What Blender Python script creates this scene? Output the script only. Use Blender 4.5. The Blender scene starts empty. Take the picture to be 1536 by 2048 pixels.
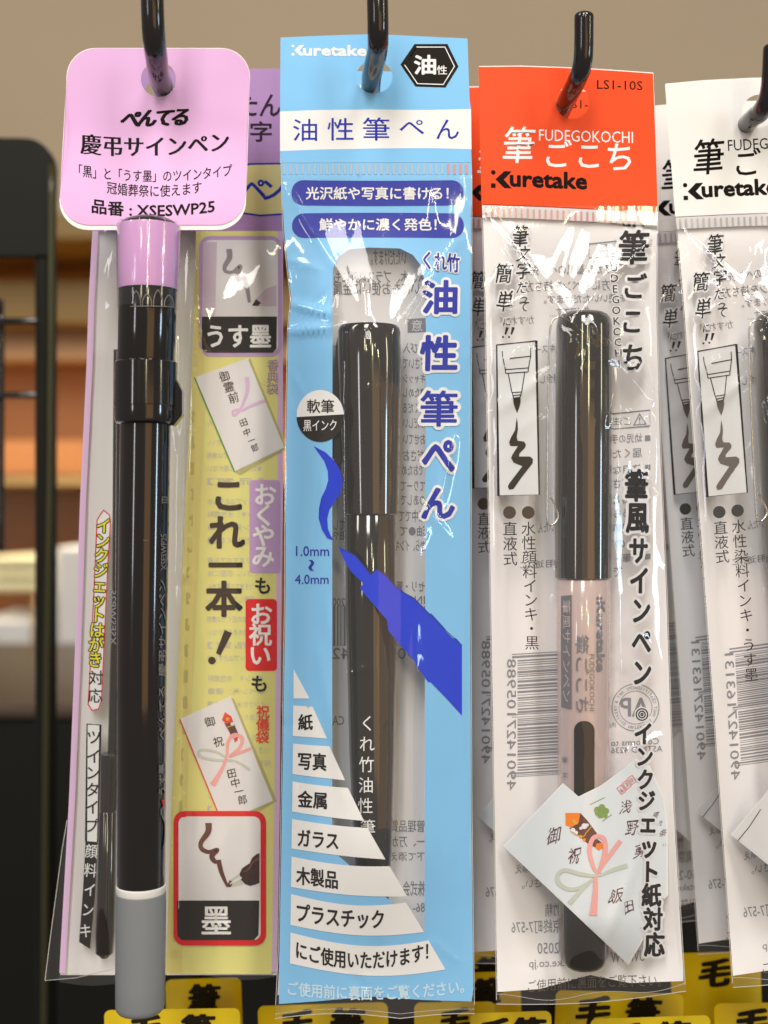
import bpy, bmesh, math, random
from math import pi, sin, cos, exp
from mathutils import Vector, noise
from mathutils.geometry import tessellate_polygon

sc = bpy.context.scene
C = sc.collection
random.seed(4)
# ------------------------------------------------------------------ camera
CZ = 1.35
F = 2500.0                       # focal length in photograph pixels
cam = bpy.data.cameras.new('camera')
cam.sensor_fit = 'VERTICAL'; cam.sensor_height = 24.0; cam.lens = 24.0*F/2048
cam.clip_start = 0.02; cam.clip_end = 60
cam.dof.use_dof = True; cam.dof.focus_distance = 0.295; cam.dof.aperture_fstop = 8.0
camo = bpy.data.objects.new('camera', cam); C.objects.link(camo)
camo.location = (0, 0, CZ); camo.rotation_euler = (pi/2, 0, 0)
sc.camera = camo
# ------------------------------------------------------------------ world, lamps, exposure
w = bpy.data.worlds.new('World'); sc.world = w; w.use_nodes = True
bg = w.node_tree.nodes['Background']
bg.inputs[0].default_value = (0.60, 0.54, 0.52, 1); bg.inputs[1].default_value = 0.34
sc.view_settings.view_transform = 'Standard'; sc.view_settings.look = 'None'
sc.view_settings.gamma = 1; sc.view_settings.exposure = 0.0
sc.cycles.use_denoising = True
sc.cycles.transparent_max_bounces = 40
sc.cycles.max_bounces = 8; sc.cycles.caustics_reflective = False; sc.cycles.caustics_refractive = False
sc.cycles.sample_clamp_indirect = 4

def area(name, loc, target, sx, sy, power, col):
    l = bpy.data.lights.new(name, 'AREA'); l.shape = 'RECTANGLE'; l.size = sx; l.size_y = sy
    l.energy = power; l.color = col
    o = bpy.data.objects.new(name, l); C.objects.link(o); o.location = loc
    d = Vector(target)-Vector(loc); o.rotation_euler = d.to_track_quat('-Z', 'Y').to_euler()
    return o
T0 = (0, 0.3, CZ)
area('ceiling_lamp', (-0.35, -1.5, 3.0), T0, 0.5, 1.4, 36, (1, .965, .93))
area('ceiling_lamp', (0.75, -1.0, 2.9), T0, 0.35, 1.2, 25, (1, .96, .90))
area('ceiling_lamp', (-1.5, -0.5, 2.7), T0, 0.3, 1.2, 14, (1, .95, .85))
area('ceiling_lamp', (0.45, -4.4, 2.9), T0, 0.10, .6, 7, (1, .95, .62))
area('ceiling_lamp', (-1.6, -5.5, 2.95), T0, 0.2, .8, 14, (1, .95, .62))
area('shop_window', (3.0, -1.0, 1.30), T0, 0.22, .55, 9, (.62, .82, 1))
area('ceiling_lamp', (1.6, -7.5, 2.9), T0, 0.22, 1.0, 34, (1, .95, .55))
area('ceiling_lamp', (3.6, -1.2, 2.2), T0, 0.16, .8, 8, (1, .95, .60))
area('warm_reflection_fill', (0.85, -1.6, 1.15), (0, .3, 1.3), 1.0, .9, 3.4, (1, .52, .18))  # added fill; stands in for a warm shelf reflected in the pens
area('shop_window', (-3.0, -3.4, 1.6), T0, .3, 1.0, 10, (.95, .95, 1))

# ------------------------------------------------------------------ helpers
def at(px, py, Y):
    return Vector(((px-768)/F*Y, Y, CZ+(1024-py)/F*Y))
def sstep(a, b, x):
    t = max(0.0, min(1.0, (x-a)/(b-a))); return t*t*(3-2*t)
def interp(tab, y):
    if y <= tab[0][0]: return tab[0][1]
    for (a, u), (b, v) in zip(tab, tab[1:]):
        if y <= b: return u+(v-u)*(y-a)/(b-a)
    return tab[-1][1]

MATS = {}
def mat(name, col, rough=.4, spec=.5, coat=0, bump=0, bscale=400, vary=0, emit=None, metal=0, trans=0, stretch=None, crough=.06):
    if name in MATS: return MATS[name]
    m = bpy.data.materials.new(name); m.use_nodes = True; n = m.node_tree.nodes; L = m.node_tree.links
    b = n['Principled BSDF']
    b.inputs['Base Color'].default_value = (*col, 1); b.inputs['Roughness'].default_value = rough
    b.inputs['Specular IOR Level'].default_value = spec; b.inputs['Metallic'].default_value = metal
    b.inputs['Coat Weight'].default_value = coat; b.inputs['Coat Roughness'].default_value = crough
    b.inputs['Transmission Weight'].default_value = trans
    tc = n.new('ShaderNodeTexCoord')
    src = tc.outputs['Object']
    if stretch:
        mp = n.new('ShaderNodeMapping'); mp.inputs['Scale'].default_value = stretch
        L.new(src, mp.inputs[0]); src = mp.outputs[0]
    if bump or vary:
        no = n.new('ShaderNodeTexNoise'); no.inputs['Scale'].default_value = bscale; no.inputs['Detail'].default_value = 3
        L.new(src, no.inputs[0])
        if bump:
            bu = n.new('ShaderNodeBump'); bu.inputs['Strength'].default_value = bump; bu.inputs['Distance'].default_value = .0006
            L.new(no.outputs[0], bu.inputs['Height']); L.new(bu.outputs[0], b.inputs['Normal']); L.new(bu.outputs[0], b.inputs['Coat Normal'])
        if vary:
            mx = n.new('ShaderNodeMix'); mx.data_type = 'RGBA'
            mx.inputs[6].default_value = (*[c*(1-vary) for c in col], 1); mx.inputs[7].default_value = (*[min(1, c*(1+vary)) for c in col], 1)
            L.new(no.outputs[0], mx.inputs[0]); L.new(mx.outputs[2], b.inputs['Base Color'])
    if emit:
        b.inputs['Emission Color'].default_value = (*emit[:3], 1); b.inputs['Emission Strength'].default_value = emit[3]
    MATS[name] = m
    return m

def film_mat(name, refl=.05, haze=.04, tint=(.97, .97, .965), rough=.05, bump=.25):
    m = bpy.data.materials.new(name); m.use_nodes = True; n = m.node_tree.nodes; L = m.node_tree.links
    n.remove(n['Principled BSDF']); out = n['Material Output']
    tr = n.new('ShaderNodeBsdfTransparent'); tr.inputs[0].default_value = (*tint, 1)
    gl = n.new('ShaderNodeBsdfGlossy'); gl.inputs['Roughness'].default_value = rough
    df = n.new('ShaderNodeBsdfDiffuse'); df.inputs[0].default_value = (.8, .79, .78, 1)
    tc = n.new('ShaderNodeTexCoord'); mp = n.new('ShaderNodeMapping'); mp.inputs['Scale'].default_value = (1, 1, .22)
    no = n.new('ShaderNodeTexNoise'); no.inputs['Scale'].default_value = 260; no.inputs['Detail'].default_value = 2
    no2 = n.new('ShaderNodeTexNoise'); no2.inputs['Scale'].default_value = 70; no2.inputs['Detail'].default_value = 1; no2.inputs['Distortion'].default_value = .6
    ad = n.new('ShaderNodeMath'); ad.operation = 'MULTIPLY_ADD'; ad.inputs[1].default_value = 3.0
    bu = n.new('ShaderNodeBump'); bu.inputs['Strength'].default_value = bump; bu.inputs['Distance'].default_value = .0005
    L.new(tc.outputs['Object'], mp.inputs[0]); L.new(mp.outputs[0], no.inputs[0]); L.new(mp.outputs[0], no2.inputs[0])
    L.new(no2.outputs[0], ad.inputs[0]); L.new(no.outputs[0], ad.inputs[2])
    L.new(ad.outputs[0], bu.inputs['Height']); L.new(bu.outputs[0], gl.inputs['Normal'])
    lw = n.new('ShaderNodeLayerWeight'); lw.inputs[0].default_value = .5; L.new(bu.outputs[0], lw.inputs['Normal'])
    pw = n.new('ShaderNodeMath'); pw.operation = 'POWER'; pw.inputs[1].default_value = 4; L.new(lw.outputs['Facing'], pw.inputs[0])
    ma = n.new('ShaderNodeMath'); ma.operation = 'MULTIPLY_ADD'; ma.inputs[1].default_value = .6; ma.inputs[2].default_value = refl
    L.new(pw.outputs[0], ma.inputs[0])
    m1 = n.new('ShaderNodeMixShader'); m1.inputs[0].default_value = haze; L.new(tr.outputs[0], m1.inputs[1]); L.new(df.outputs[0], m1.inputs[2])
    m2 = n.new('ShaderNodeMixShader'); L.new(ma.outputs[0], m2.inputs[0]); L.new(m1.outputs[0], m2.inputs[1]); L.new(gl.outputs[0], m2.inputs[2])
    L.new(m2.outputs[0], out.inputs[0])
    return m
FILM = film_mat('clear_film', .040, .034, tint=(.985, .985, .98), bump=.10)
FILMT = film_mat('clear_tape', .045, .012, bump=.6)
def ink(name, col): return mat('ink_'+name, col, rough=.40, spec=.22 if max(col) > .08 else .07, coat=.03 if max(col) > .08 else 0, crough=.15, bump=.04, bscale=180, stretch=(1, 1, .3))
INK = ink('dark', (.008, .005, .006)); WHITE = ink('white', (.83, .82, .82)); NAVY = ink('blue', (.006, .018, .36))
ROYAL = ink('royal_blue', (.002, .035, .64))
BLUE = ink('sky_blue', (.215, .53, .86)); ORANGE = ink('orange', (.86, .065, .006)); PINKTAG = ink('pink', (.71, .41, .70))
CARDW = mat('white_card', (.80, .79, .76), .6, .3, bump=.1, bscale=900)
BACK = mat('milky_film', (.92, .89, .90), .35, .4, bump=.12, bscale=220, stretch=(1, 1, .2))
GREYINK = mat('ink_grey_back', (.28, .28, .31), .5, .3)
GREYFAINT = mat('ink_faint_grey', (.50, .49, .44), .5, .3)
LILAC = ink('lilac', (.50, .32, .58)); LILACP = ink('pale_lilac', (.70, .47, .70)); YELLOW = ink('pale_yellow', (.74, .70, .235))
YELLOW2 = ink('deep_yellow', (.70, .62, .20))
RED = ink('red', (.72, .004, .008)); REDT = ink('vermilion', (.75, .05, .03))
PHOTOW = ink('photo_white', (.76, .74, .75)); ENVB = ink('ice_blue', (.71, .75, .79))
BROWNI = ink('brown', (.12, .035, .03)); PINKI = ink('rose', (.85, .38, .36)); SAGE = ink('sage', (.55, .58, .50))
GREEN = ink('green', (.04, .30, .05)); LEAF = ink('leaf_green', (.22, .34, .08)); GOLD = ink('gold', (.72, .40, .02))
ORG2 = ink('bright_orange', (.85, .22, .01)); STROKEGREY = ink('stroke_grey', (.16, .13, .115)); BRIGHTY = ink('bright_yellow', (.85, .75, .02))
STROKEBLK = ink('stroke_black', (.035, .022, .012)); SMOKE = ink('smoke_black', (.016, .012, .009)); MUDGREY = ink('mud_grey', (.27, .22, .24))
MAUVE = ink('mauve', (.40, .25, .38)); PALEMAUVE = ink('pale_mauve', (.62, .50, .60))

def thing(name, label, cat, loc, group=None):
    o = bpy.data.objects.new(name, None); C.objects.link(o); o.location = loc; o.empty_display_size = .01
    o['label'] = label; o['category'] = cat
    if group: o['group'] = group
    return o
def mkmesh(name, verts, faces, mats, midx=None, parent=None, origin=None, smooth=True):
    org = origin if origin is not None else Vector((0, 0, 0))
    me = bpy.data.meshes.new(name)
    me.from_pydata([tuple(v-org) for v in verts], [], faces)
    for m in mats: me.materials.append(m)
    if midx: me.polygons.foreach_set('material_index', midx)
    if smooth: me.polygons.foreach_set('use_smooth', [True]*len(me.polygons))
    me.update()
    o = bpy.data.objects.new(name, me); C.objects.link(o)
    if parent: o.parent = parent
    return o
def bmobj(name, bm, m, parent=None, origin=None, smooth=False):
    bmesh.ops.recalc_face_normals(bm, faces=bm.faces)
    if origin is not None: bmesh.ops.translate(bm, vec=-origin, verts=bm.verts)
    me = bpy.data.meshes.new(name); bm.to_mesh(me); bm.free(); me.materials.append(m)
    if smooth: me.polygons.foreach_set('use_smooth', [True]*len(me.polygons))
    o = bpy.data.objects.new(name, me); C.objects.link(o)
    if parent: o.parent = parent
    return o
def copy_thing(root, d, label, group=None, skip=()):
    r = root.copy(); C.objects.link(r); r.location = root.location+Vector(d); r['label'] = label
    for ch in list(root.children):
        if ch.name.split('.')[0] in skip: continue
        c = ch.copy(); C.objects.link(c); c.parent = r
        for g in ch.children:
            k = g.copy(); C.objects.link(k); k.parent = c
    return r

# ---- glyphs (Blender's own font with its CJK fallback)
GC = {}
def glyph(s, off=0.0):
    k = (s, round(off, 4))
    if k in GC: return GC[k]
    c = bpy.data.curves.new('t', 'FONT'); c.body = s; c.resolution_u = 2; c.offset = off; c.fill_mode = 'FRONT'
    o = bpy.data.objects.new('t', c)
    me = o.to_mesh()
    vs = [(v.co.x, v.co.y) for v in me.vertices]; fs = [tuple(p.vertices) for p in me.polygons]
    o.to_mesh_clear(); bpy.data.objects.remove(o); bpy.data.curves.remove(c)
    GC[k] = (vs, fs); return GC[k]

def cut(vs, fs, step):
    xs = [v[0] for v in vs]; ys = [v[1] for v in vs]
    if max(xs)-min(xs) <= step*1.2 and max(ys)-min(ys) <= step*1.2: return vs, fs
    bm = bmesh.new(); bv = [bm.verts.new((x, y, 0)) for x, y in vs]
    for f in fs:
        try: bm.faces.new([bv[i] for i in f])
        except ValueError: pass
    for ax in (0, 1):
        lo, hi = (min(xs), max(xs)) if ax == 0 else (min(ys), max(ys))
        k = math.ceil(lo/step)*step
        while k < hi:
            no = (1, 0, 0) if ax == 0 else (0, 1, 0); co = (k, 0, 0) if ax == 0 else (0, k, 0)
            bmesh.ops.bisect_plane(bm, geom=bm.verts[:]+bm.edges[:]+bm.faces[:], plane_co=co, plane_no=no, dist=1e-4)
            k += step
    bm.verts.index_update()
    v2 = [(v.co.x, v.co.y) for v in bm.verts]; f2 = [tuple(v.index for v in f.verts) for f in bm.faces]
    bm.free(); return v2, f2

def rrect(x0, y0, x1, y1, r, n=6, sag=0):
    p = []
    for cx, cy, a in ((x1-r, y0+r, -pi/2), (x1-r, y1-r, 0), (x0+r, y1-r, pi/2), (x0+r, y0+r, pi)):
        for i in range(n+1):
            t = a+pi/2*i/n; p.append((cx+r*cos(t), cy+r*sin(t)))
    if sag:
        q = []
        for (a, b), (c, d) in zip(p, p[1:]+p[:1]):
            m = max(1, int(abs(c-a)/20))
            for i in range(m): q.append((a+(c-a)*i/m, b+(d-b)*i/m))
        p = [(x, y+sag*4*((x-x0)/(x1-x0))*(1-(x-x0)/(x1-x0))) for x, y in q]
    return p
def circ(cx, cy, r, ry=None, n=24):
    ry = ry or r
    return [(cx+r*cos(2*pi*i/n), cy+ry*sin(2*pi*i/n)) for i in range(n)]

LAYER = .00012
def round_depth(x, y, cx, r, Y0, T=None, lift=.00008):
    """distance of the front of a round barrel (centre line cx, radius r, axis at Y0)"""
    if T: x, cx = T(x, y)[0], T(cx, y)[0]
    Ys = Y0; R = r/F*Y0
    for _ in range(6):
        dx = (x-768)/F*Ys-(cx-768)/F*Y0; Ys = Y0-math.sqrt(max(1e-9, R*R-dx*dx))
    return Ys-lift
class Pack:
    """Printed package drawn in sheet coordinates; depth(x, y) is the film's own relief."""
    def __init__(s, root, depth, T=None):
        s.root = root; s.depth = depth; s.T = T or (lambda x, y: (x, y)); s.parts = {}; s.fronthost = None
    def emit(s, part, vs, fs, m, layer, depth=None, step=11):
        vs, fs = cut(vs, fs, step)
        P = s.parts.setdefault(part, ([], [], [], []))
        V, Fc, M, I = P
        if part in ('header_lettering', 'tag_lettering'): layer *= .4
        if m not in M: M.append(m)
        mi = M.index(m); b = len(V); dp = depth or s.depth
        for x, y in vs:
            Y = dp(x, y)-LAYER*layer; V.append(at(*s.T(x, y), Y))
        for f in fs:
            Fc.append(tuple(b+i for i in f)); I.append(mi)
    def poly(s, part, pts, m, layer, holes=(), depth=None, step=11):
        loops = [[Vector((x, y, 0)) for x, y in l] for l in [pts, *holes]]
        fl = [(v.x, v.y) for l in loops for v in l]
        fs = [tuple(t) for t in tessellate_polygon(loops)]
        ff = []
        for t in fs:
            a, b, c = (fl[i] for i in t)
            ar = (b[0]-a[0])*(c[1]-a[1])-(c[0]-a[0])*(b[1]-a[1])
            if abs(ar) > 1e-6: ff.append(t if ar > 0 else t[::-1])
        s.emit(part, fl, ff, m, layer, depth, step)
    def word(s, part, txt, box, m, layer, bold=0, ang=0, sag=0, slope=0, skew=0, mirror=False, out=None, wob=0, xb=0, depth=None, rot=0):
        x0, y0, x1, y1 = box
        base, _ = glyph(txt, 0)
        bx0 = min(v[0] for v in base); bx1 = max(v[0] for v in base); by0 = min(v[1] for v in base); by1 = max(v[1] for v in base)
        cx, cy = (x0+x1)/2, (y0+y1)/2
        W, H = x1-x0, y1-y0
        if rot: W, H = H, W
        ca, sa = cos(math.radians(ang+rot)), sin(math.radians(ang+rot))
        def mp(v, dx):
            t = (v[0]-bx0)/(bx1-bx0); u = (v[1]-by0)/(by1-by0)
            if mirror: t = 1-t
            X = (t-.5)*W+dx+skew*(u-.5)*H; Yy = (.5-u)*H+sag*4*t*(1-t)-sag*.5+slope*(t-.5)
            if wob:
                q = noise.noise_vector((X*.06+cx, Yy*.06+cy, 3.3)); X += q.x*wob; Yy += q.y*wob
            return (cx+X*ca-Yy*sa, cy+X*sa+Yy*ca)
        em = (W/(bx1-bx0)*H/(by1-by0))**.5
        s.heavy(part, txt, mp, em, m, layer, bold, out, xb, depth)
    def vert(s, part, txt, p0, p1, size, m, layer, bold=0, ang=0, mirror=False, out=None, wob=0, xb=0, depth=None, skew=0):
        n = len(txt)
        for i, ch in enumerate(txt):
            t = i/(n-1) if n > 1 else .5
            x = p0[0]+(p1[0]-p0[0])*t; y = p0[1]+(p1[1]-p0[1])*t
            s.char(part, ch, x, y, size, m, layer, bold, ang, mirror, out, wob, xb, depth, skew)
    def char(s, part, ch, x, y, size, m, layer, bold=0, ang=0, mirror=False, out=None, wob=0, xb=0, depth=None, skew=0):
        if ch == ' ': return
        w_, h_ = size if isinstance(size, tuple) else (size, size)
        ca, sa = cos(math.radians(ang)), sin(math.radians(ang))
        wd = 1.0
        if ord(ch) < 128:
            g0, _ = glyph(ch, 0); wd = min(v[0] for v in g0)+max(v[0] for v in g0)
        def mp(v, dx):
            X = (v[0]-wd/2)*w_; Yy = -(v[1]-.36)*h_
            if mirror: X = -X
            X += dx-skew*Yy
            if wob:
                q = noise.noise_vector((X*.05+x, Yy*.05+y, 7.7)); X += q.x*wob; Yy += q.y*wob
            return (x+X*ca-Yy*sa, y+X*sa+Yy*ca)
        s.heavy(part, ch, mp, (w_*h_)**.5, m, layer, bold, out, xb, depth)
    def heavy(s, part, txt, mp, em, m, layer, bold, out, xb, depth):
        """lettering with weight: shifted prints of the outline, each a hair above the last"""
        thin = 0
        vs, fs = glyph(txt, thin); v0 = [mp(v, 0) for v in vs]
        v0, fs = cut(v0, fs, 11)
        def lay(dx, dy, mm, l): s.emit(part, [(a+dx, b+dy) for a, b in v0], fs, mm, l, depth, 1e9)
        if out:
            for mo, oo in out:
                r = oo*em; k = 0
                for rr, n in ((r, 14), (r*.55, 8)):
                    for i in range(n):
                        lay(rr*cos(2*pi*i/n), rr*sin(2*pi*i/n), mo, layer+k*.022); k += 1
            layer += .9
        k = 0
        if bold >= .004:
            r = bold*em*.8; n = 8 if r > .7 else 5
            for i in range(n):
                a = 2*pi*(i+.5)/n; lay(r*cos(a)+(xb if cos(a) > 0 else -xb), r*sin(a), m, layer+k*.022); k += 1
        elif xb:
            lay(xb, 0, m, layer); lay(-xb, 0, m, layer+.022); k = 2
        lay(0, 0, m, layer+k*.022)
    def stroke(s, part, pts, wd, m, layer, closed=False, depth=None):
        if closed: pts = list(pts)+[pts[0], pts[1]]
        n = len(pts); ws = wd if isinstance(wd, (list, tuple)) else [wd]*n
        L, R = [], []
        for i, (x, y) in enumerate(pts):
            a = pts[max(i-1, 0)]; b = pts[min(i+1, n-1)]
            dx, dy = b[0]-a[0], b[1]-a[1]; l = math.hypot(dx, dy) or 1
            nx, ny = -dy/l, dx/l; q = 1.0
            if 0 < i < n-1:
                d1 = (x-a[0], y-a[1]); l1 = math.hypot(*d1) or 1
                c = abs((d1[0]*dx+d1[1]*dy)/(l1*l)); q = 1/max(c, .5)
            h = ws[i]/2*q
            L.append((x+nx*h, y+ny*h)); R.append((x-nx*h, y-ny*h))
        vs = L+R; fs = [(i, i+1, n+i+1, n+i) for i in range(n-1)]
        s.emit(part, vs, fs, m, layer, depth)
    def curve(s, part, ctrl, wd, m, layer, n=16, depth=None):
        pts = []
        P = [ctrl[0]]+list(ctrl)+[ctrl[-1]]
        ww = []
        ws = wd if isinstance(wd, (list, tuple)) else [wd]*len(ctrl)
        for i in range(1, len(P)-2):
            for k in range(n):
                t = k/n; a, b, c, d = P[i-1], P[i], P[i+1], P[i+2]
                pts.append(tuple(.5*((2*b[j])+(-a[j]+c[j])*t+(2*a[j]-5*b[j]+4*c[j]-d[j])*t*t+(-a[j]+3*b[j]-3*c[j]+d[j])*t**3) for j in (0, 1)))
                ww.append(ws[i-1]+(ws[i]-ws[i-1])*t)
        pts.append(tuple(ctrl[-1])); ww.append(ws[-1])
        s.stroke(part, pts, ww, m, layer, depth=depth)
    def grid(s, part, L, R, y0, y1, m, layer, nx=30, ny=120, depth=None, dy=None):
        vs, fs = [], []
        for j in range(ny+1):
            y = y0+(y1-y0)*j/ny; a, b = L(y), R(y)
            for i in range(nx+1):
                t = i/nx; vs.append((a+(b-a)*t, y+(dy(t)*sstep(.9, 1, j/ny) if dy else 0)))
        for j in range(ny):
            for i in range(nx):
                k = j*(nx+1)+i; fs.append((k, k+1, k+nx+2, k+nx+1))
        s.emit(part, vs, fs, m, layer, depth, step=1e9)
    def done(s, order=None):
        made = {}
        for name, (V, Fc, M, I) in s.parts.items():
            made[name] = mkmesh(name, V, Fc, M, I, s.root, s.root.location)
        host = {'header_lettering': 'header', 'tag_lettering': 'tag_card', 'tag_print': 'tag_card', 'card_lettering': 'card_face', 'back_print': 'back_sheet', 'barcode': 'back_sheet', 'caution_box': 'back_sheet', 'certification_seal': 'back_sheet', 'film_edge': 'film'}
        for k, o in made.items():
            h = host.get(k)
            if h is None and s.fronthost and k not in ('film', 'front_print', 'header', 'back_sheet', 'seal_ribs'): h = s.fronthost
            if h in made: o.parent = made[h]
        s.parts = {}

def creases(cr, x, y):
    d = 0
    for x0, y0, x1, y1, wd, a in cr:
        dx, dy = x1-x0, y1-y0; l2 = dx*dx+dy*dy
        t = ((x-x0)*dx+(y-y0)*dy)/l2
        tc = max(0, min(1, t)); ex, ey = x-x0-dx*tc, y-y0-dy*tc
        q = (ex*ex+ey*ey)/(wd*wd)
        if q < 9: d += a*exp(-q)*(.35+.65*sin(pi*min(1, max(0, t)*.9+.08)))
    return d
def crinkle(x, y, a=.00022, sx=.016, sy=.005):
    a *= .6
    return a*noise.noise((x*sx, y*sy, 1.7))+a*.5*noise.noise((x*sx*2.3+9, y*sy*2.6, 4.7))

def tube(name, pts, r, m, parent, origin, seg=20, sub=6, endcap=True):
    """round wire through the given world points, bends smoothed"""
    P = [pts[0]]+pts+[pts[-1]]; path = []
    for i in range(1, len(P)-2):
        for k in range(sub):
            t = k/sub; a, b, c, d = P[i-1], P[i], P[i+1], P[i+2]
            path.append(.5*((2*b)+(-a+c)*t+(2*a-5*b+4*c-d)*t*t+(-a+3*b-3*c+d)*t**3))
    path.append(pts[-1].copy())
    bm = bmesh.new(); rings = []
    up = Vector((1, 0, 0))
    def ring(p, tn, rr):
        global_u = (up-tn*up.dot(tn)).normalized(); v = tn.cross(global_u)
        return [bm.verts.new(p+rr*(cos(2*pi*k/seg)*global_u+sin(2*pi*k/seg)*v)) for k in range(seg)]
    n = len(path)
    for i, p in enumerate(path):
        tn = (path[min(i+1, n-1)]-path[max(i-1, 0)]).normalized()
        rings.append(ring(p, tn, r))
    if endcap:
        for q in (.35, .7, .9, .99):
            rings.append(ring(path[-1]+tn*r*.5*q, tn, r*math.sqrt(1-q*q)))
    for a, b in zip(rings, rings[1:]):
        for k in range(seg): bm.faces.new((a[k], a[(k+1) % seg], b[(k+1) % seg], b[k]))
    bm.faces.new(rings[-1]); bm.faces.new(rings[0][::-1])
    return bmobj(name, bm, m, parent, origin, True)

def lathe(name, prof, m, parent, origin, seg=40, cap=True, sharp=True):
    """prof: (px, py, r_px, Y) stations down a pen; every ring is a true horizontal circle"""
    bm = bmesh.new(); rings = []
    for px, py, r, Y in prof:
        c = at(px, py, Y); rr = r/F*Y
        rings.append([bm.verts.new(c+Vector((rr*cos(2*pi*k/seg), rr*sin(2*pi*k/seg), 0))) for k in range(seg)])
    for a, b in zip(rings, rings[1:]):
        for k in range(seg): bm.faces.new((a[k], a[(k+1) % seg], b[(k+1) % seg], b[k]))
    if cap: bm.faces.new(rings[0]); bm.faces.new(rings[-1][::-1])
    o = bmobj(name, bm, m, parent, origin, True)
    me = o.data
    if sharp and hasattr(me, 'set_sharp_from_angle'): me.set_sharp_from_angle(angle=math.radians(38))
    return o
def box(name, x0, x1, y0, y1, z0, z1, m, parent=None, bev=.002):
    bm = bmesh.new(); bmesh.ops.create_cube(bm, size=1)
    bmesh.ops.scale(bm, vec=(x1-x0, y1-y0, z1-z0), verts=bm.verts)
    c = Vector(((x0+x1)/2, (y0+y1)/2, (z0+z1)/2))
    if bev: bmesh.ops.bevel(bm, geom=bm.edges[:], offset=bev, segments=2, affect='EDGES', profile=.5)
    if parent is None:
        o = bmobj(name, bm, m); o.location = c; return o
    bmesh.ops.translate(bm, vec=c, verts=bm.verts)
    return bmobj(name, bm, m, parent, parent.location.copy())
def pbox(name, px0, px1, py0, py1, Y, depth, m, parent=None, bev=.002):
    """box whose front face stands at distance Y; its size is that of the real piece there"""
    a = at(px0, py1, Y); b = at(px1, py0, Y)
    return box(name, a.x, b.x, Y, Y+depth, a.z, b.z, m, parent, bev)

# ------------------------------------------------------------------ shop background
def wood_mat(name, c1, c2, rough=.4):
    m = mat(name, c1, rough, .4); n = m.node_tree.nodes; L = m.node_tree.links; b = n['Principled BSDF']
    tc = n.new('ShaderNodeTexCoord'); mp = n.new('ShaderNodeMapping'); mp.inputs['Scale'].default_value = (1, 3, 14)
    no = n.new('ShaderNodeTexNoise'); no.inputs['Scale'].default_value = 4; no.inputs['Detail'].default_value = 6; no.inputs['Distortion'].default_value = 1.2
    mx = n.new('ShaderNodeMix'); mx.data_type = 'RGBA'; mx.inputs[6].default_value = (*c1, 1); mx.inputs[7].default_value = (*c2, 1)
    L.new(tc.outputs['Object'], mp.inputs[0]); L.new(mp.outputs[0], no.inputs[0]); L.new(no.outputs[0], mx.inputs[0]); L.new(mx.outputs[2], b.inputs['Base Color'])
    return m
WALL = mat('wall_paint', (.52, .415, .295), .8, .2, vary=.12, bscale=1.2)
WALLP = mat('soffit_paint', (.50, .41, .29), .8, .2, vary=.05, bscale=3)
WOOD = wood_mat('orange_wood', (.24, .075, .015), (.32, .11, .022)); WOODP = wood_mat('pale_wood', (.55, .34, .12), (.62, .40, .17)); WOODO = wood_mat('olive_wood', (.22, .13, .025), (.27, .16, .035))
BLACKM = mat('black_lacquer', (.006, .0055, .0045), .5, .2, coat=0, bump=.05, bscale=60)
BLACKW = mat('black_wire', (.010, .009, .008), .14, .6, coat=.5, bump=.03, bscale=90)
RACKM = mat('rack_enamel', (.009, .0085, .006), .5, .15, bump=.08, bscale=80)
def struct(o): o['kind'] = 'structure'; return o
YB = 2.4
struct(pbox('back_wall', -900, 2600, -1400, 460, YB, .1, WALL, bev=0))
t = thing('display_shelf', 'blurred lit wooden shelf unit far behind the black rack', 'shelf', at(80, 1400, 1.9))
pbox('back_panel', -700, 700, 460, 1420, 2.3, .02, WOOD, t, 0)
pbox('shaded_top_board', -700, 700, 425, 478, 1.9, .4, WOODO, t, .004)  # dark olive colour stands in for the shadow band above the glow
pbox('light_cove', -700, 700, 482, 556, 2.2, .09, WOODP, t, .004)
pbox('fascia', -700, 700, 560, 648, 2.05, .05, WOODO, t, .004)
pbox('fascia', -700, 700, 650, 722, 2.12, .05, wood_mat('tan_wood', (.30, .17, .07), (.36, .20, .09)), t, .004)
pbox('shelf_board', -700, 700, 952, 968, 1.9, .4, WOODP, t, .003)
pbox('shelf_board', -700, 700, 1385, 1402, 1.75, .5, BLACKM, t, .003)
pbox('rear_board', -700, 700, 880, 950, 2.2, .05, wood_mat('warm_wood', (.42, .19, .07), (.50, .24, .10)), t, .003)
l = bpy.data.lights.new('shelf_lamp', 'AREA'); l.shape = 'RECTANGLE'; l.size = 1.4; l.size_y = .06; l.energy = 3.6; l.color = (1, .72, .36)
lo = bpy.data.objects.new('shelf_lamp', l); C.objects.link(lo); lo.location = at(0, 500, 2.02)+Vector((0, 0, .02)); lo.rotation_euler = (math.radians(30), 0, 0)
l2 = bpy.data.objects.new('shelf_lamp', l.copy()); l2.data.energy = 2.6; C.objects.link(l2); l2.location = at(0, 730, 1.99); l2.rotation_euler = (math.radians(20), 0, 0)
l3 = bpy.data.objects.new('shelf_lamp', l.copy()); l3.data.energy = 2.2; l3.data.color = (1, .9, .7); C.objects.link(l3); l3.location = at(0, 975, 1.86); l3.rotation_euler = (math.radians(15), 0, 0)
CREAM = mat('cream_plastic', (.78, .70, .42), .5, .4, vary=.1, bscale=8); BOXW = mat('box_card', (.74, .71, .68), .6, .3, vary=.1, bscale=12)
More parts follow.
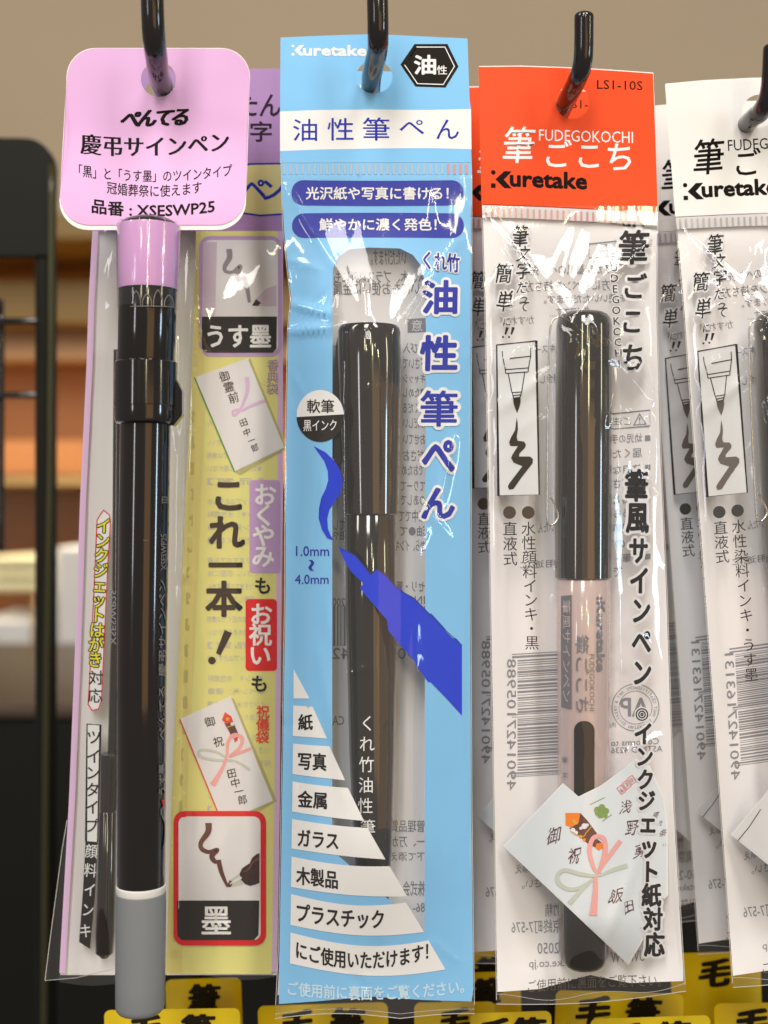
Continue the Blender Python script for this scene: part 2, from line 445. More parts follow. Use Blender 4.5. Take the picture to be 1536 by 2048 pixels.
for i, (a, b, y0, y1, m, lab) in enumerate([(-20, 122, 1112, 1136, CREAM, 'cream tray topmost in the blurred pile on the shelf'),
        (-20, 122, 1140, 1160, CREAM, 'cream tray second from top in the blurred pile on the shelf'),
        (-20, 122, 1164, 1184, CREAM, 'cream tray third from top in the blurred pile on the shelf')]):
    o = pbox('tray', a, b, y0, y1, 1.86, .2, m, bev=.006); o['label'] = lab; o['category'] = 'tray'; o['group'] = 'cream trays piled on the far shelf'
for a, b, y0, y1, m, lab in [(-60, 62, 1240, 1383, BOXW, 'blurred pale grey box under the cream trays'),
        (112, 300, 1094, 1383, BOXW, 'tall blurred white box on the shelf beside the cream trays'),
        (64, 108, 1190, 1383, wood_mat('tan_card', (.55, .36, .16), (.70, .52, .30)), 'small tan box between the two pale boxes on the shelf')]:
    o = pbox('storage_box', a, b, y0, y1, 1.84, .22, m, bev=.006); o['label'] = lab; o['category'] = 'box'
struct(pbox('counter_front', -900, 2600, 1435, 3400, 1.2, .5, BLACKM, bev=.004))
struct(pbox('counter_top', -900, 2600, 1408, 1434, 1.19, .55, mat('counter_brown', (.07, .045, .03), .4, .4, vary=.1, bscale=9), bev=.002))
# black wire rack standing at the left
t = thing('wire_rack', 'black metal rack with rounded top plate and wire bars at left edge', 'rack', at(60, 2048, .52))
bm = bmesh.new(); YR = .50
pts = [(-420, 268)]+[(107-58+58*sin(a), 268+58-58*cos(a)+8) for a in [pi/2*i/8 for i in range(9)]]+[(104, 510), (-420, 508)]
f = bm.faces.new([bm.verts.new(at(x, y, YR)) for x, y in pts])
r = bmesh.ops.extrude_face_region(bm, geom=[f]); bmesh.ops.translate(bm, vec=(0, .006, 0), verts=[v for v in r['geom'] if isinstance(v, bmesh.types.BMVert)])
bmobj('top_plate', bm, RACKM, t, t.location)
o = pbox('post', 66, 102, 500, 2600, YR+.001, .012, RACKM, t, .003)
tube('edge_wire', [at(103, 330, YR-.001), at(100, 900, YR-.001), at(92, 1500, YR-.001), at(86, 2500, YR-.001)], .0013, mat('olive_wire', (.035, .032, .008), .3, .5), t, t.location)
for y in (642, 790): tube('cross_bar', [at(-420, y+2, YR+.004), at(98, y, YR+.004)], .0014, BLACKW, t, t.location)
tube('hanger_peg', [at(-30, 615, YR-.012), at(-6, 610, YR-.012)], .0045, BLACKW, t, t.location)
tube('upright_wire', [at(2, 600, YR+.01), at(2, 1100, YR+.01)], .0014, BLACKW, t, t.location)
# rail behind the packages that carries the hooks
t = thing('hook_rail', 'black rail behind the hanging packages that carries the hooks', 'rail', at(768, 500, .405))
pbox('rail_bar', 330, 1700, 420, 470, .40, .012, RACKM, t, .001)
for px in (380, 1100): pbox('rail_post', px, px+26, 471, 2500, .402, .01, RACKM, t, .001)

# ------------------------------------------------------------------ hooks
HK = [(((325, 172, .292), (312, 108, .276), (306, 44, .271), (303, -90, .269)), .0025, 'black display hook through the pink tag, running off the top left'),
      (((742, 165, .300), (754, 104, .286), (756, 58, .281), (753, -80, .279)), .0024, 'black display hook through the blue package, running off the top'),
      (((1131, 206, .300), (1154, 160, .288), (1166, 120, .284), (1168, 32, .282)), .0022, 'black display hook with its rounded tip showing above the orange package'),
      (((1499, 243, .297), (1523, 222, .290), (1540, 180, .286), (1546, 96, .284)), .0022, 'black display hook through the white package at the right edge')]
for P, r, lab in HK:
    p0 = at(*P[0]); t = thing('display_hook', lab, 'hook', p0, 'black display hooks holding the packages')
    pts = [Vector((p0.x, .402, p0.z)), Vector((p0.x, .33, p0.z))]+[at(*q) for q in P]
    tube('hook_wire', pts, r, BLACKW, t, p0, sub=8)

LOGO = [circ(0, -13.5, 4.6, n=14), [(-4.6, 8.5), (4.6, 8.5), (4.6, 17.5), (-4.6, 17.5)],
        [(22, -17), (37, -17), (26, -5), (21, 0), (37, 17), (22, 17), (4.5, 0)]]
def logo(pk, part, x0, y0, x1, y1, m, layer, slope=0, rot=0, mirror=False, depth=None, cap=1.0):
    """maker's mark and wordmark in a box"""
    H = y1-y0; k = H/34*cap; fr = 38*k; L_ = x1-x0
    if rot:
        cx, cy = (x0+x1)/2, (y0+y1)/2
    for p in LOGO:
        q = [(x0+4.6*k+a*k, y0+17*k+b*k) for a, b in p]
        q = [(a, b+slope*((a-x0)/L_-.0)) for a, b in q]
        pk.poly(part, q, m, layer, depth=depth)
    pk.word(part, 'uretake', (x0+fr+1*k, y0+1*k+slope*.2, x1, y1+slope*.0), m, layer, bold=.045, slope=slope*.75, depth=depth)

# ------------------------------------------------------------------ pen with pink hang tag
PLAST = mat('black_plastic', (.010, .008, .007), .12, .6, coat=.4, bump=.02, bscale=140, stretch=(1, 1, .1))
PLASTB = mat('brown_black_plastic', (.010, .007, .003), .10, .8, coat=.6, bump=.05, bscale=150, stretch=(1, 1, .06))
GREYP = mat('grey_plastic', (.19, .20, .21), .38, .5, bump=.03, bscale=300)
WHITEP = mat('white_plastic', (.72, .70, .66), .35, .5)
YT = .292
root = thing('tagged_pen', 'black and grey twin tip pen taped under a pink hang tag', 'pen', at(317, 120, YT))
def dtag(x, y): return YT-.0035*sstep(250, 470, y)-.0010*cos((x-317)/190*pi/2)+crinkle(x, y, .00012)
pk = Pack(root, dtag)
def tagpts(e, eb):
    x0, x1, y0, y1 = 122-e, 499+e, 97-e, 458+eb
    r = 58; p = []
    for cx, cy, a in ((x1-r, y0+r, -pi/2), (x1-r-8, y1-r, 0), (x0+r-2, y1-r, pi/2), (x0+r+12, y0+r, pi)):
        for i in range(9):
            q = a+pi/2*i/8; p.append((cx+r*cos(q), cy+r*sin(q)))
    return p
hole = circ(317, 159, 35, n=28)[::-1]
tear = []
pp = [(x, y+(1.6*noise.noise((x*.09, 3, 1)) if y < 100 else 0)) for x, y in tagpts(0, -8)]
pk.poly('tag_card', tagpts(1.2, 2), CARDW, -1.2, [hole])
pk.poly('tag_card', tagpts(1.2, 2), CARDW, -5.2, [hole])
# rim of the card so it has its thickness
rim = tagpts(1.2, 2); n = len(rim)
V, Fc, M, I = pk.parts['tag_card']; b0 = len(V)
for lay in (-1.2, -5.2):
    for x, y in rim: V.append(at(x, y, dtag(x, y)-LAYER*lay))
for i in range(n): Fc.append((b0+i, b0+(i+1) % n, b0+n+(i+1) % n, b0+n+i)); I.append(0)
b0 = len(V)
for lay in (-1.2, -5.2):
    for x, y in hole: V.append(at(x, y, dtag(x, y)-LAYER*lay))
for i in range(28): Fc.append((b0+i, b0+(i+1) % 28, b0+28+(i+1) % 28, b0+28+i)); I.append(0)
pk.poly('tag_print', pp, PINKTAG, 0, [circ(317, 159, 35.5, n=28)[::-1]])
TG = 'tag_lettering'
pk.vert(TG, 'ぺんてる', (262, 238), (362, 234), (40, 40), INK, 1, bold=.03, skew=.3, xb=1.4)
pk.word(TG, '慶弔サインペン', (162, 268, 457, 309), INK, 1, bold=-.006, sag=9, slope=-6, xb=1.3)
pk.word(TG, '「黒」と「うす墨」のツインタイプ', (158, 334, 464, 358), INK, 1, bold=.010, sag=12, slope=-1)
pk.word(TG, '冠婚葬祭に使えます', (214, 366, 403, 390), INK, 1, bold=.010, sag=8, slope=-1)
pk.word(TG, '品番 : XSESWP25', (184, 402, 429, 430), INK, 1, bold=.03, sag=9, slope=0)
pk.done()
YP = .2835
def pen1x(y): return interp([(430, 298), (575, 296), (735, 292), (850, 291), (1300, 284), (1770, 282), (2030, 280)], y)
def st(y, r, Y=YP): return (pen1x(y), y, r, Y)
org = root.location
lathe('cap_end', [st(434, 18), st(437, 34), st(442, 48), st(448, 56), st(456, 60), st(470, 61.2)], PLAST, root, org)
lathe('pink_band', [st(453, 61.9), st(458, 62.6), st(520, 61.8), st(578, 59.6), st(580, 59)], mat('pink_label', (.70, .37, .70), .25, .5, coat=.7, bump=.1, bscale=180, stretch=(1, 1, .3)), root, org)
lathe('shrink_tape', [st(446, 59), st(450, 63.2), st(520, 62.6), st(580, 60.5), st(617, 59.5)], FILMT, root, org, cap=False)
pc = Pack(root, lambda x, y: YP-math.sqrt(max(0, (60.2/F*YP)**2-((x-pen1x(y))/F*YP)**2))-.0002)
for k in range(5):    # heat puckered loops of the tape
    cx = 250+k*22; pts = [(cx-8+1.2*abs(a)*0, 0) for a in ()]
    hh = [18, 30, 24, 32, 22][k]
    pc.curve('tape_pucker', [(cx-9, 614), (cx-8, 614-hh*.6), (cx, 612-hh), (cx+8, 614-hh*.6), (cx+9, 613)], [1.2, 1.8, 2.2, 1.6, 1.0], mat('tape_edge', (.16, .14, .13), .3, .6), 0, n=6)
pc.stroke('tape_pucker', [(pen1x(616)+58*sin(a), 616-4*cos(a)) for a in [(-70+7*i)*pi/180 for i in range(21)]], 1.6, MATS['tape_edge'], 1)
pc.done()
lathe('upper_barrel', [st(575, 57), st(580, 57.6), st(733, 56.5), st(736, 55)], PLAST, root, org)
lathe('collar', [st(722, 54), st(724, 60), st(726, 62), st(812, 62.5), st(813.5, 61.2), st(838, 61), st(845, 59), st(850, 49)], PLAST, root, org)
lathe('barrel', [st(840, 48), st(842, 50), st(1300, 49), st(1768, 47.6), st(1771, 46)], PLAST, root, org)
lathe('white_ring', [st(1769, 47), st(1770.5, 49), st(1783, 49), st(1785, 48)], WHITEP, root, org)
lathe('grey_cap', [st(1783, 48), st(1785, 49.8), st(1800, 50), st(1960, 49.4), st(2008, 49), st(2016, 47.5), st(2021, 44), st(2023, 39), st(2024, 20), st(2024.3, 4)], GREYP, root, org)
bm = bmesh.new()     # clip fin on the collar's right side
fp = [(338, 742), (346, 748), (364, 782), (364, 830), (346, 852), (334, 848)]
vs = [bm.verts.new(at(x, y, YP-.0012)) for x, y in fp]; f = bm.faces.new(vs)
r = bmesh.ops.extrude_face_region(bm, geom=[f]); bmesh.ops.translate(bm, vec=(0, .0035, 0), verts=[v for v in r['geom'] if isinstance(v, bmesh.types.BMVert)])
bmesh.ops.bevel(bm, geom=bm.edges[:], offset=.0002, segments=1, affect='EDGES')
bmobj('clip', bm, PLAST, root, org)
BARRELTXT = mat('ink_silver', (.20, .18, .16), .4, .5)
bp = Pack(root, lambda x, y: round_depth(x, y, pen1x(y), 50.1, YP, None, .00003))
bp.word('barrel_lettering', 'XSESWP25', (322, 1068, 333, 1140), BARRELTXT, 1, rot=-90, bold=.01)
bp.char('barrel_lettering', '日', 329, 1000, 16, BARRELTXT, 1)
bp.word('barrel_lettering', 'ぺんてる  慶弔サインペン', (317, 1160, 332, 1480), BARRELTXT, 1, rot=-90, bold=.01)
bp.word('barrel_lettering', 'うす墨', (318, 1528, 331, 1590), BARRELTXT, 1, rot=-90, bold=.01)
bp.curve('barrel_lettering', [(328, 1700), (330, 1650), (323, 1625), (329, 1610)], 1.6, BARRELTXT, 1)
bp.curve('barrel_lettering', [(325, 1600), (328, 1615)], 2.5, RED, 1)
for x, y, dx in ((287, 1081, 8),):
    bp.curve('scratch', [(x, y), (x+dx*.5, y-1), (x+dx, y+.8)], .8, BARRELTXT, .6, n=3)
bp.done()

# ------------------------------------------------------------------ purple and yellow package behind the tag
YBG = .316
root = thing('pen_package', 'purple and yellow pen package hanging behind the pink tag', 'package', at(320, 160, YBG))
Ltab = [(137, 196), (460, 185), (600, 177), (730, 173), (1000, 160), (1300, 150), (1600, 138), (1900, 121), (1960, 118)]
Rtab = [(137, 562), (460, 566), (1000, 566), (1300, 562), (1600, 560), (1960, 554)]
Lb = lambda y: interp(Ltab, y); Rb = lambda y: interp(Rtab, y)
crb = [(352, 1900, 366, 1150, 9, .0012), (366, 1150, 384, 470, 9, .0013), (345, 640, 358, 900, 7, .0008), (238, 470, 200, 640, 8, .0007), (395, 620, 410, 700, 5, .0008)]
def dB(x, y):
    a, b = Lb(y), Rb(y); t = (x-a)/(b-a); t = max(0, min(1, t))
    return YBG-.0075*sstep(440, 620, y)*(1-.6*sstep(1700, 1950, y))*sin(pi*t)**1.1-creases(crb, x, y)-crinkle(x, y, .0003)
def dBb(x, y): return YBG+.004*sin(pi*max(0, min(1, (x-Lb(y))/(Rb(y)-Lb(y)))))+.0005
pk = Pack(root, dB); pk.fronthost = 'film'
pk.grid('back_sheet', lambda y: Lb(y)+2, lambda y: Rb(y)-1, 300, 1950, BACK, 0, 14, 60, depth=dBb)
hole = circ(322, 185, 32, n=24)[::-1]
pk.poly('header', [(196, 139), (560, 137), (566, 462), (185, 462)], ink('shaded_lilac', (.38, .22, .46)), 0, [hole])  # lilac ink darkened to carry the shadow behind the tag
pk.grid('film', Lb, Rb, 462, 1956, FILM, 7, 56, 260, dy=lambda t: 10*sin(t*9)-16*t+8)
# dark flange of film at lower left
pk.poly('film_flange', [(134, 1640), (139, 1650), (122, 1950), (160, 1946), (150, 1958), (90, 1962)], FILM, -1)
pk.stroke('film_edge', [(134, 1640), (124, 1700), (112, 1790), (100, 1880), (90, 1961), (150, 1956), (228, 1938)], 1.3, mat('film_edge', (.55, .53, .50), .25, .7), 0)
P = 'border_print'
def strip(part, Lf, Rf, y0, y1, m, layer, n=50):
    ys = [y0+(y1-y0)*i/n for i in range(n+1)]
    pk.poly(part, [(Lf(y), y) for y in ys]+[(Rf(y), y) for y in ys[::-1]], m, layer)
strip(P, lambda y: Lb(y), lambda y: Lb(y)+12, 462, 1946, LILACP, 0)
yl = lambda y: interp([(462, 392), (740, 384), (942, 373), (1250, 360), (1400, 352), (1550, 345), (1900, 333), (1960, 331)], y)
strip('yellow_print', yl, lambda y: Rb(y)-11, 462, 1948, YELLOW, .3)
strip('yellow_print', yl, lambda y: yl(y)+10+22*sstep(462, 900, y), 462, 1948, YELLOW2, .7)
strip(P, lambda y: Rb(y)-11, lambda y: Rb(y), 462, 1944, LILACP, .3)
H = 'header_lettering'
DKV = ink('dark_violet', (.03, .012, .03))
pk.word(H, 'かんたん', (384, 188, 562, 232), DKV, 1, bold=.02, skew=.1)
pk.word(H, '筆文字', (402, 243, 543, 283), DKV, 1, bold=.02)
BUB = ink('bubble_yellow', (.62, .54, .24))
pk.poly(H, [(470, 336), (500, 328), (565, 327), (565, 428), (520, 432), (478, 425), (462, 400), (464, 360)], BUB, .6)
pk.stroke(H, [(565, 327), (500, 328), (470, 336), (464, 360), (462, 400), (478, 425), (520, 431), (565, 428)], 3.5, NAVY, 1.2)
pk.char(H, 'ペ', 508, 378, 50, NAVY, 1.3, bold=.03); pk.char(H, 'ン', 545, 380, 50, NAVY, 1.3, bold=.03)
pk.char(H, '筆', 455, 378, 46, NAVY, 1.3, bold=.03)
# grey sample frame
P = 'grey_ink_panel'
pk.poly(P, rrect(398, 472, 564, 713, 22), LILAC, 1)
pk.poly(P, rrect(406, 480, 556, 705, 14), PHOTOW, 1.6)
pk.poly(P, [(404, 633), (554, 633), (553, 697), (546, 705), (414, 705), (404, 697)], SMOKE, 2.1)
pk.poly(P, [(406, 484), (434, 484), (430, 632), (404, 632)], PALEMAUVE, 1.9)
pk.word(P, 'うす墨', (416, 651, 541, 694), WHITE, 2.8, bold=.032)
pk.curve(P, [(458, 498), (459, 515), (450, 532), (451, 542), (465, 544), (480, 533), (474, 548), (478, 560), (488, 552)], [11, 11, 9, 7, 6, 9, 12, 9, 4], MUDGREY, 2.3)
pk.curve(P, [(488, 553), (494, 575), (499, 605)], [10, 9, 6], MUDGREY, 2.3)
pk.poly(P, [(504, 611), (512, 598), (532, 578), (553, 570), (553, 612), (520, 612)], PALEMAUVE, 2.3)
pk.poly(P, [(504, 611), (512, 598), (522, 606), (516, 612)], DKV, 2.6)
P = 'envelope_picture'
def env1(u, v):   # picture axes of the leaning envelopes
    return (389+u*106+v*80, 755-u*38.5+v*188)
pk.poly(P, [(497, 720), (500, 716), (575, 897), (480, 950), (470, 944)], mat('ink_shade', (.45, .42, .16), .5, .3), 1)
pk.poly(P, [(389, 755), (495, 716.5), (569, 895), (469, 943)], PHOTOW, 1.6)
pk.stroke(P, [(389, 755), (469, 943)], 2.6, GREEN, 2.1)
for ch, x, y in (('御', 449, 753), ('霊', 458, 774), ('前', 467, 795)): pk.char(P, ch, x, y, 22, INK, 2.3, bold=.006, ang=-15, wob=1.5)
for ch, x, y in (('田', 487, 845), ('中', 494, 864), ('一', 503, 881), ('郎', 510, 896)): pk.char(P, ch, x, y, 16, SMOKE, 2.3, bold=.005, ang=-20, wob=2)
pk.curve(P, [(494, 754), (495, 780), (486, 808), (478, 822), (468, 830), (466, 822), (478, 818)], [9, 8, 6, 6, 5, 4, 4], LILACP, 2.2)
pk.curve(P, [(482, 822), (505, 810), (530, 801)], [4, 6, 6], LILACP, 2.25)
pk.vert(P, '香典袋', (546, 731), (545, 778), 25, MAUVE, 1.5, bold=.01)
P = 'slogan'
for ch, cx, cy, s_ in (('こ', 457, 991, 74), ('れ', 453, 1066, 74), ('一', 451, 1132, 70), ('本', 448, 1199, 76)): pk.char(P, ch, cx, cy, (s_, s_*.98), INK, 1.5, bold=.042)
pk.poly(P, [(449, 1260), (464, 1266), (441, 1311), (432, 1306)], INK, 1.5); pk.poly(P, circ(424, 1321, 7.5), INK, 1.5)
pk.poly(P, rrect(499, 960, 561, 1146, 8), LILAC, 1)
pk.vert(P, 'おくやみ', (530, 990), (526, 1113), 48, WHITE, 1.6, bold=.03)
pk.char(P, 'も', 526, 1172, 37, INK, 1.5, bold=.03)
pk.poly(P, rrect(491, 1198, 554, 1342, 8), RED, 1)
pk.vert(P, 'お祝い', (522, 1229), (520, 1311), 47, WHITE, 1.6, bold=.03)
pk.char(P, 'も', 519, 1368, 37, INK, 1.5, bold=.03)
pk.vert(P, '祝儀袋', (526, 1424), (525, 1475), 27, REDT, 1.5, bold=.03)
P = 'gift_envelope_picture'
pk.poly(P, [(463, 1396), (468, 1398), (554, 1602), (520, 1622), (500, 1622)], MATS['ink_shade'], 1)
pk.poly(P, [(359.5, 1438), (461, 1392.5), (546, 1601.5), (497, 1623), (434, 1623)], PHOTOW, 1.6)
pk.stroke(P, [(359.5, 1438), (435, 1623)], 2.4, REDT, 2.1)
for ch, x, y in (('御', 420, 1444), ('祝', 437, 1484)): pk.char(P, ch, x, y, 22, INK, 2.3, bold=.006, ang=-12, wob=1.5)
for ch, x, y in (('田', 463, 1547), ('中', 471, 1566), ('一', 478, 1583), ('郎', 485, 1600)): pk.char(P, ch, x, y, 20, INK, 2.3, bold=.006, ang=-12, wob=1)
pk.poly(P, [(444, 1440), (450, 1424), (463, 1433), (466, 1443), (452, 1448)], REDT, 2.3)
pk.poly(P, [(449, 1447), (466, 1443), (476, 1466), (463, 1472)], BROWNI, 2.2); pk.poly(P, circ(455, 1438, 3.5, n=8), GOLD, 2.6)
pk.stroke(P, [(452, 1455), (470, 1450)], 1.5, GOLD, 2.7); pk.poly(P, circ(465, 1448, 4, n=8), ENVB, 2.6)
pk.poly(P, [(467, 1477), (476, 1473), (475, 1481), (470, 1485)], REDT, 2.4)
pk.curve(P, [(425, 1570), (440, 1545), (453, 1515), (456, 1485), (468, 1470), (484, 1476), (480, 1495), (460, 1512), (480, 1505), (502, 1497)], [12, 8, 5, 7, 8, 8, 7, 5, 6, 6], PINKI, 2.5)
pk.curve(P, [(500, 1540), (470, 1522), (430, 1520), (400, 1512), (402, 1500), (430, 1503), (455, 1516)], [6, 4, 5, 6, 5, 5, 4], SAGE, 2.35)
P = 'black_ink_panel'
pk.poly(P, [(x-(y-1756)*.045*0, y) for x, y in rrect(347, 1622, 532, 1891, 22)], RED, 2.8)
pk.poly(P, rrect(357, 1633, 521, 1880, 14), PHOTOW, 3.3)
pk.poly(P, [(354, 1801), (519, 1801), (517, 1870), (508, 1880), (364, 1880), (355, 1872)], SMOKE, 3.8)
pk.word(P, '墨', (404, 1814, 461, 1868), WHITE, 4.8, bold=.018)
pk.curve(P, [(417, 1646), (416, 1664), (402, 1685), (404, 1698), (418, 1704), (434, 1700), (424, 1712), (430, 1723), (440, 1722)], [13, 12, 9, 9, 8, 9, 11, 9, 5], BROWNI, 4)
pk.curve(P, [(437, 1720), (443, 1745), (455, 1773)], [10, 9, 5], BROWNI, 4)
pk.poly(P, [(453, 1774), (459, 1760), (482, 1745), (486, 1768), (462, 1774)], SAGE, 4)
pk.poly(P, [(453, 1774), (459, 1760), (466, 1764), (462, 1774)], BROWNI, 4.2)
pk.poly(P, [(479, 1748), (484, 1737), (492, 1731), (499, 1727), (504, 1716), (512, 1709), (519, 1706), (519, 1766), (508, 1770), (500, 1772), (490, 1768), (482, 1760)], mat('ink_maroon', (.035, .010, .010), .35, .3), 4.1)
pk.curve(P, [(486, 1744), (497, 1738), (506, 1724), (518, 1717)], [1, 3, 3, 4], mat('ink_maroon_light', (.17, .06, .06), .35, .3), 4.5, n=5)
pk.curve(P, [(460, 1768), (471, 1761), (483, 1755)], [2, 4, 4], PHOTOW, 4.5, n=5)
P = 'side_lettering'
pts = [(207, 1020), (219, 1030), (221, 1046), (216, 1120), (203, 1400), (197, 1418), (184, 1421), (176, 1408), (178, 1380), (188, 1180), (194, 1040)]
pk.poly(P, pts, WHITE, 1); pk.stroke(P, pts, 2.2, RED, 1.6, closed=True)
S = 'インクジェットはがき'
for i, ch in enumerate(S):
    tt = i/9; x = 207-17*tt; y = 1052+268*tt
    pk.char(P, ch, x, y, (31, 33), BRIGHTY, 1.6, bold=.018, out=[(INK, .075)], ang=3)
pk.char(P, '対', 192, 1356, 31, INK, 1.8, bold=.01); pk.char(P, '応', 190, 1392, 31, INK, 1.8, bold=.01)
q = [(174, 1448), (201, 1450), (195, 1684), (172, 1683)]
pk.poly(P, q, WHITE, 1); pk.stroke(P, q, 2.2, INK, 1.6, closed=True)
for ch, x, y in zip('ツインタイプ', (188, 187, 186, 185, 184, 183), (1475, 1513, 1546, 1580, 1615, 1652)): pk.char(P, ch, x, y, 31, INK, 1.8, bold=.012)
pk.poly(P, [(171, 1682), (195, 1684), (190, 1790), (180, 1898), (158, 1884), (166, 1780)], SMOKE, 1)
for ch, x, y in zip('顔料インキ', (183, 181, 180, 176, 171), (1703, 1741, 1780, 1820, 1862)): pk.char(P, ch, x, y, (26, 30), WHITE, 1.8, bold=.008, ang=4)
# mirrored small print that shows faintly through
rl = ['インクが出なくなる場', '合がありますのでお避', 'けください。衣服には', 'つきますと落ちません', '保管してください。', '●火気の近くでは使用', '●幼児の手の届かない', '【品質】', '●キャップは必ずしめ', '●インキ：水性顔料', '●ペン先：硬筆']
yy = 760; k = 0
while yy < 1740:
    pk.word('faint_reverse_print', rl[k % len(rl)], (415, yy, 545-(k*37 % 40), yy+13), GREYFAINT, .9, mirror=True); yy += 26+(14 if k % 4 == 3 else 0); k += 1
for y in range(820, 1700, 52): pk.poly('faint_reverse_print', rrect(383-(y-820)*.03, y, 392-(y-820)*.03, y+26, 4, 3), mat('ink_olive', (.50, .44, .13), .4, .4), 1)
pk.word('faint_reverse_print', 'XSESWP25', (220, 1180, 232, 1290), GREYINK, .9, mirror=True, rot=90)
pk.done()
# slim pen inside this package
rp = thing('slim_pen', 'slim dark pen inside the purple and yellow package, left of the tagged pen', 'pen', at(218, 1500, YBG))
q = lambda x, y, r: (x, y, r, YBG-.0012)
lathe('barrel', [q(238, 700, 11), q(236, 1180, 12), q(229, 1506, 14), q(229, 1510, 13)], PLASTB, rp, rp.location)
lathe('collar', [q(222, 1504, 12), q(222, 1508, 21), q(218, 1618, 20), q(218, 1622, 17)], PLASTB, rp, rp.location)
lathe('end_cap', [q(217, 1620, 15), q(216, 1624, 18), q(211, 1860, 20), q(209, 1905, 18), q(209, 1915, 8)], PLASTB, rp, rp.location)

# ------------------------------------------------------------------ blue package
YBL = .300
root = thing('blue_pen_package', 'light blue package with white stripes and black pen, foremost in the middle', 'package', at(748, 120, YBL), 'blue pen packages on the middle hook')
Lt = [(75, 561), (300, 560), (345, 562), (450, 565), (520, 572), (600, 581), (650, 575), (900, 570), (1200, 569), (1500, 564), (1900, 557), (2030, 550)]
Rt = [(75, 935), (200, 939), (345, 944), (900, 943), (1200, 942), (1600, 944), (2030, 949)]
L_ = lambda y: interp(Lt, y); R_ = lambda y: interp(Rt, y)
crl = [(572, 372, 735, 640, 6, .0004), (915, 480, 800, 640, 7, .0006), (580, 607, 735, 645, 7, .0013), (568, 664, 735, 645, 8, .0012),
       (800, 650, 850, 560, 7, .0009), (735, 640, 725, 560, 6, .0005), (580, 520, 640, 540, 6, .0004), (905, 880, 880, 1000, 9, .0008), (640, 1300, 690, 1600, 12, .0004), (686, 720, 692, 1500, 6, .0003), (806, 760, 800, 1400, 7, .0003), (830, 1250, 826, 1850, 8, .00035)]
random.seed(31)
def fine(x0, x1, y0, y1, n, skip=lambda x, y: False):
    out = []
    while len(out) < n:
        x, y = random.uniform(x0, x1), random.uniform(y0, y1)
        if skip(x, y): continue
        a = random.choice((random.gauss(pi/2, .25), random.uniform(0, pi))); l = random.uniform(25, 110)
        out.append((x, y, x+l*cos(a), y+l*sin(a), random.uniform(3.5, 6), random.choice((-1, 1, 1))*random.uniform(.00015, .00038)))
    return out
crl += fine(575, 940, 500, 760, 9)+fine(575, 940, 760, 1960, 22)
def dL(x, y):
    a, b = L_(y), R_(y); c = 742; t = (x-c)/(b-c) if x > c else (c-x)/(c-a); t = max(0, min(1, t))
    A = .0095*sstep(400, 710, y)**1.2*(1-.80*sstep(1650, 2010, y))
    return YBL-A*cos(pi/2*t)**1.25-creases(crl, x, y)-crinkle(x, y, .00026)*sstep(345, 400, y)
def dLb(x, y):
    t = max(0, min(1, (x-L_(y))/(R_(y)-L_(y)))); return YBL+.0008+.0062*sin(pi*t)*sstep(400, 690, y)*(1-.8*sstep(1650, 2010, y))
pk = Pack(root, dL); pk.fronthost = 'front_print'
pk.grid('back_sheet', lambda y: L_(y)+3, lambda y: R_(y)-3, 350, 1990, BACK, 0, 16, 70, depth=dLb)
pk.grid('film', L_, R_, 350, 2030, FILM, 7, 60, 330, dy=lambda t: 7-10*abs(sin(t*5)))
edges = [(L_(y)+(2 if y > 400 else 0)+(4*sstep(1900, 2005, y)), y) for y in range(300, 2000, 20)]
edger = [(R_(y)-(2 if y > 400 else 0), y) for y in range(300, 2000, 20)]
win = [(664, 1700), (665, 560), (667, 535), (678, 512), (700, 498), (740, 495), (800, 497), (826, 510), (841, 530), (849, 560), (852, 640), (850, 1300), (849, 1862)]
hole = circ(748.5, 154, 36.5, 33, n=28)[::-1]
top = [(561, 75), (650, 72), (750, 68), (850, 74), (935, 77), (939, 200), (943, 299)]
pk.poly('header', [(561, 75), (650, 71), (750, 68), (850, 73), (935, 77), (939, 200), (942, 218)] + [(850, 220), (740, 219), (640, 220), (560, 223)], BLUE, 0, [hole])
pk.poly('header', [(561, 75), (650, 71), (750, 68), (850, 73), (935, 77), (939, 200), (943, 326), (560, 326)], CARDW, -2.5, [hole])
pk.poly('header', [(560, 223), (640, 220), (740, 219), (850, 220), (942, 218), (943, 298), (850, 296), (740, 297), (640, 299), (560, 302)], WHITE, 0)
body = [(561, 302), (640, 299), (740, 297), (850, 296), (943, 298)]+edger+[(943, 2003), (850, 2000), (740, 1993), (640, 2002), (558, 2008)]+edges[::-1]
bodyc = []
for p in body:
    if not bodyc or p != bodyc[-1]: bodyc.append(p)
slots = [rrect(566+12.15*i, 327, 571.5+12.15*i, 349, 2.6, 3)[::-1] for i in range(31)]
pk.poly('front_print', bodyc, BLUE, 0, [win[::-1]])
PALEB = mat('seal_film', (.36, .47, .58), .3, .4, coat=.1); PALER = mat('seal_film_red', (.60, .28, .28), .3, .4, coat=.1)
for i, s_ in enumerate(slots): pk.poly('seal_ribs', s_[::-1], PALER if i > 26 else PALEB, 1)
pk.stroke('seal_ribs', [(561, 325), (943, 324)], 1.2, mat('seal_line', (.25, .50, .72), .3, .5), .6)
P = 'header_lettering'
logo(pk, P, 583, 90, 732, 111, WHITE, 1, slope=1)
hx = [(801, 129), (829, 88), (895, 88), (917, 133), (891, 175), (831, 173)]
cxh, cyh = 859, 131.5
pk.poly(P, hx, SMOKE, 1); pk.stroke(P, [(cxh+(x-cxh)*.86, cyh+(y-cyh)*.86) for x, y in hx], 1.8, WHITE, 1.5, closed=True)
pk.word(P, '油', (829, 111, 871, 148), WHITE, 1.6, bold=.04); pk.word(P, '性', (874, 131, 894, 149), WHITE, 1.6, bold=.015)
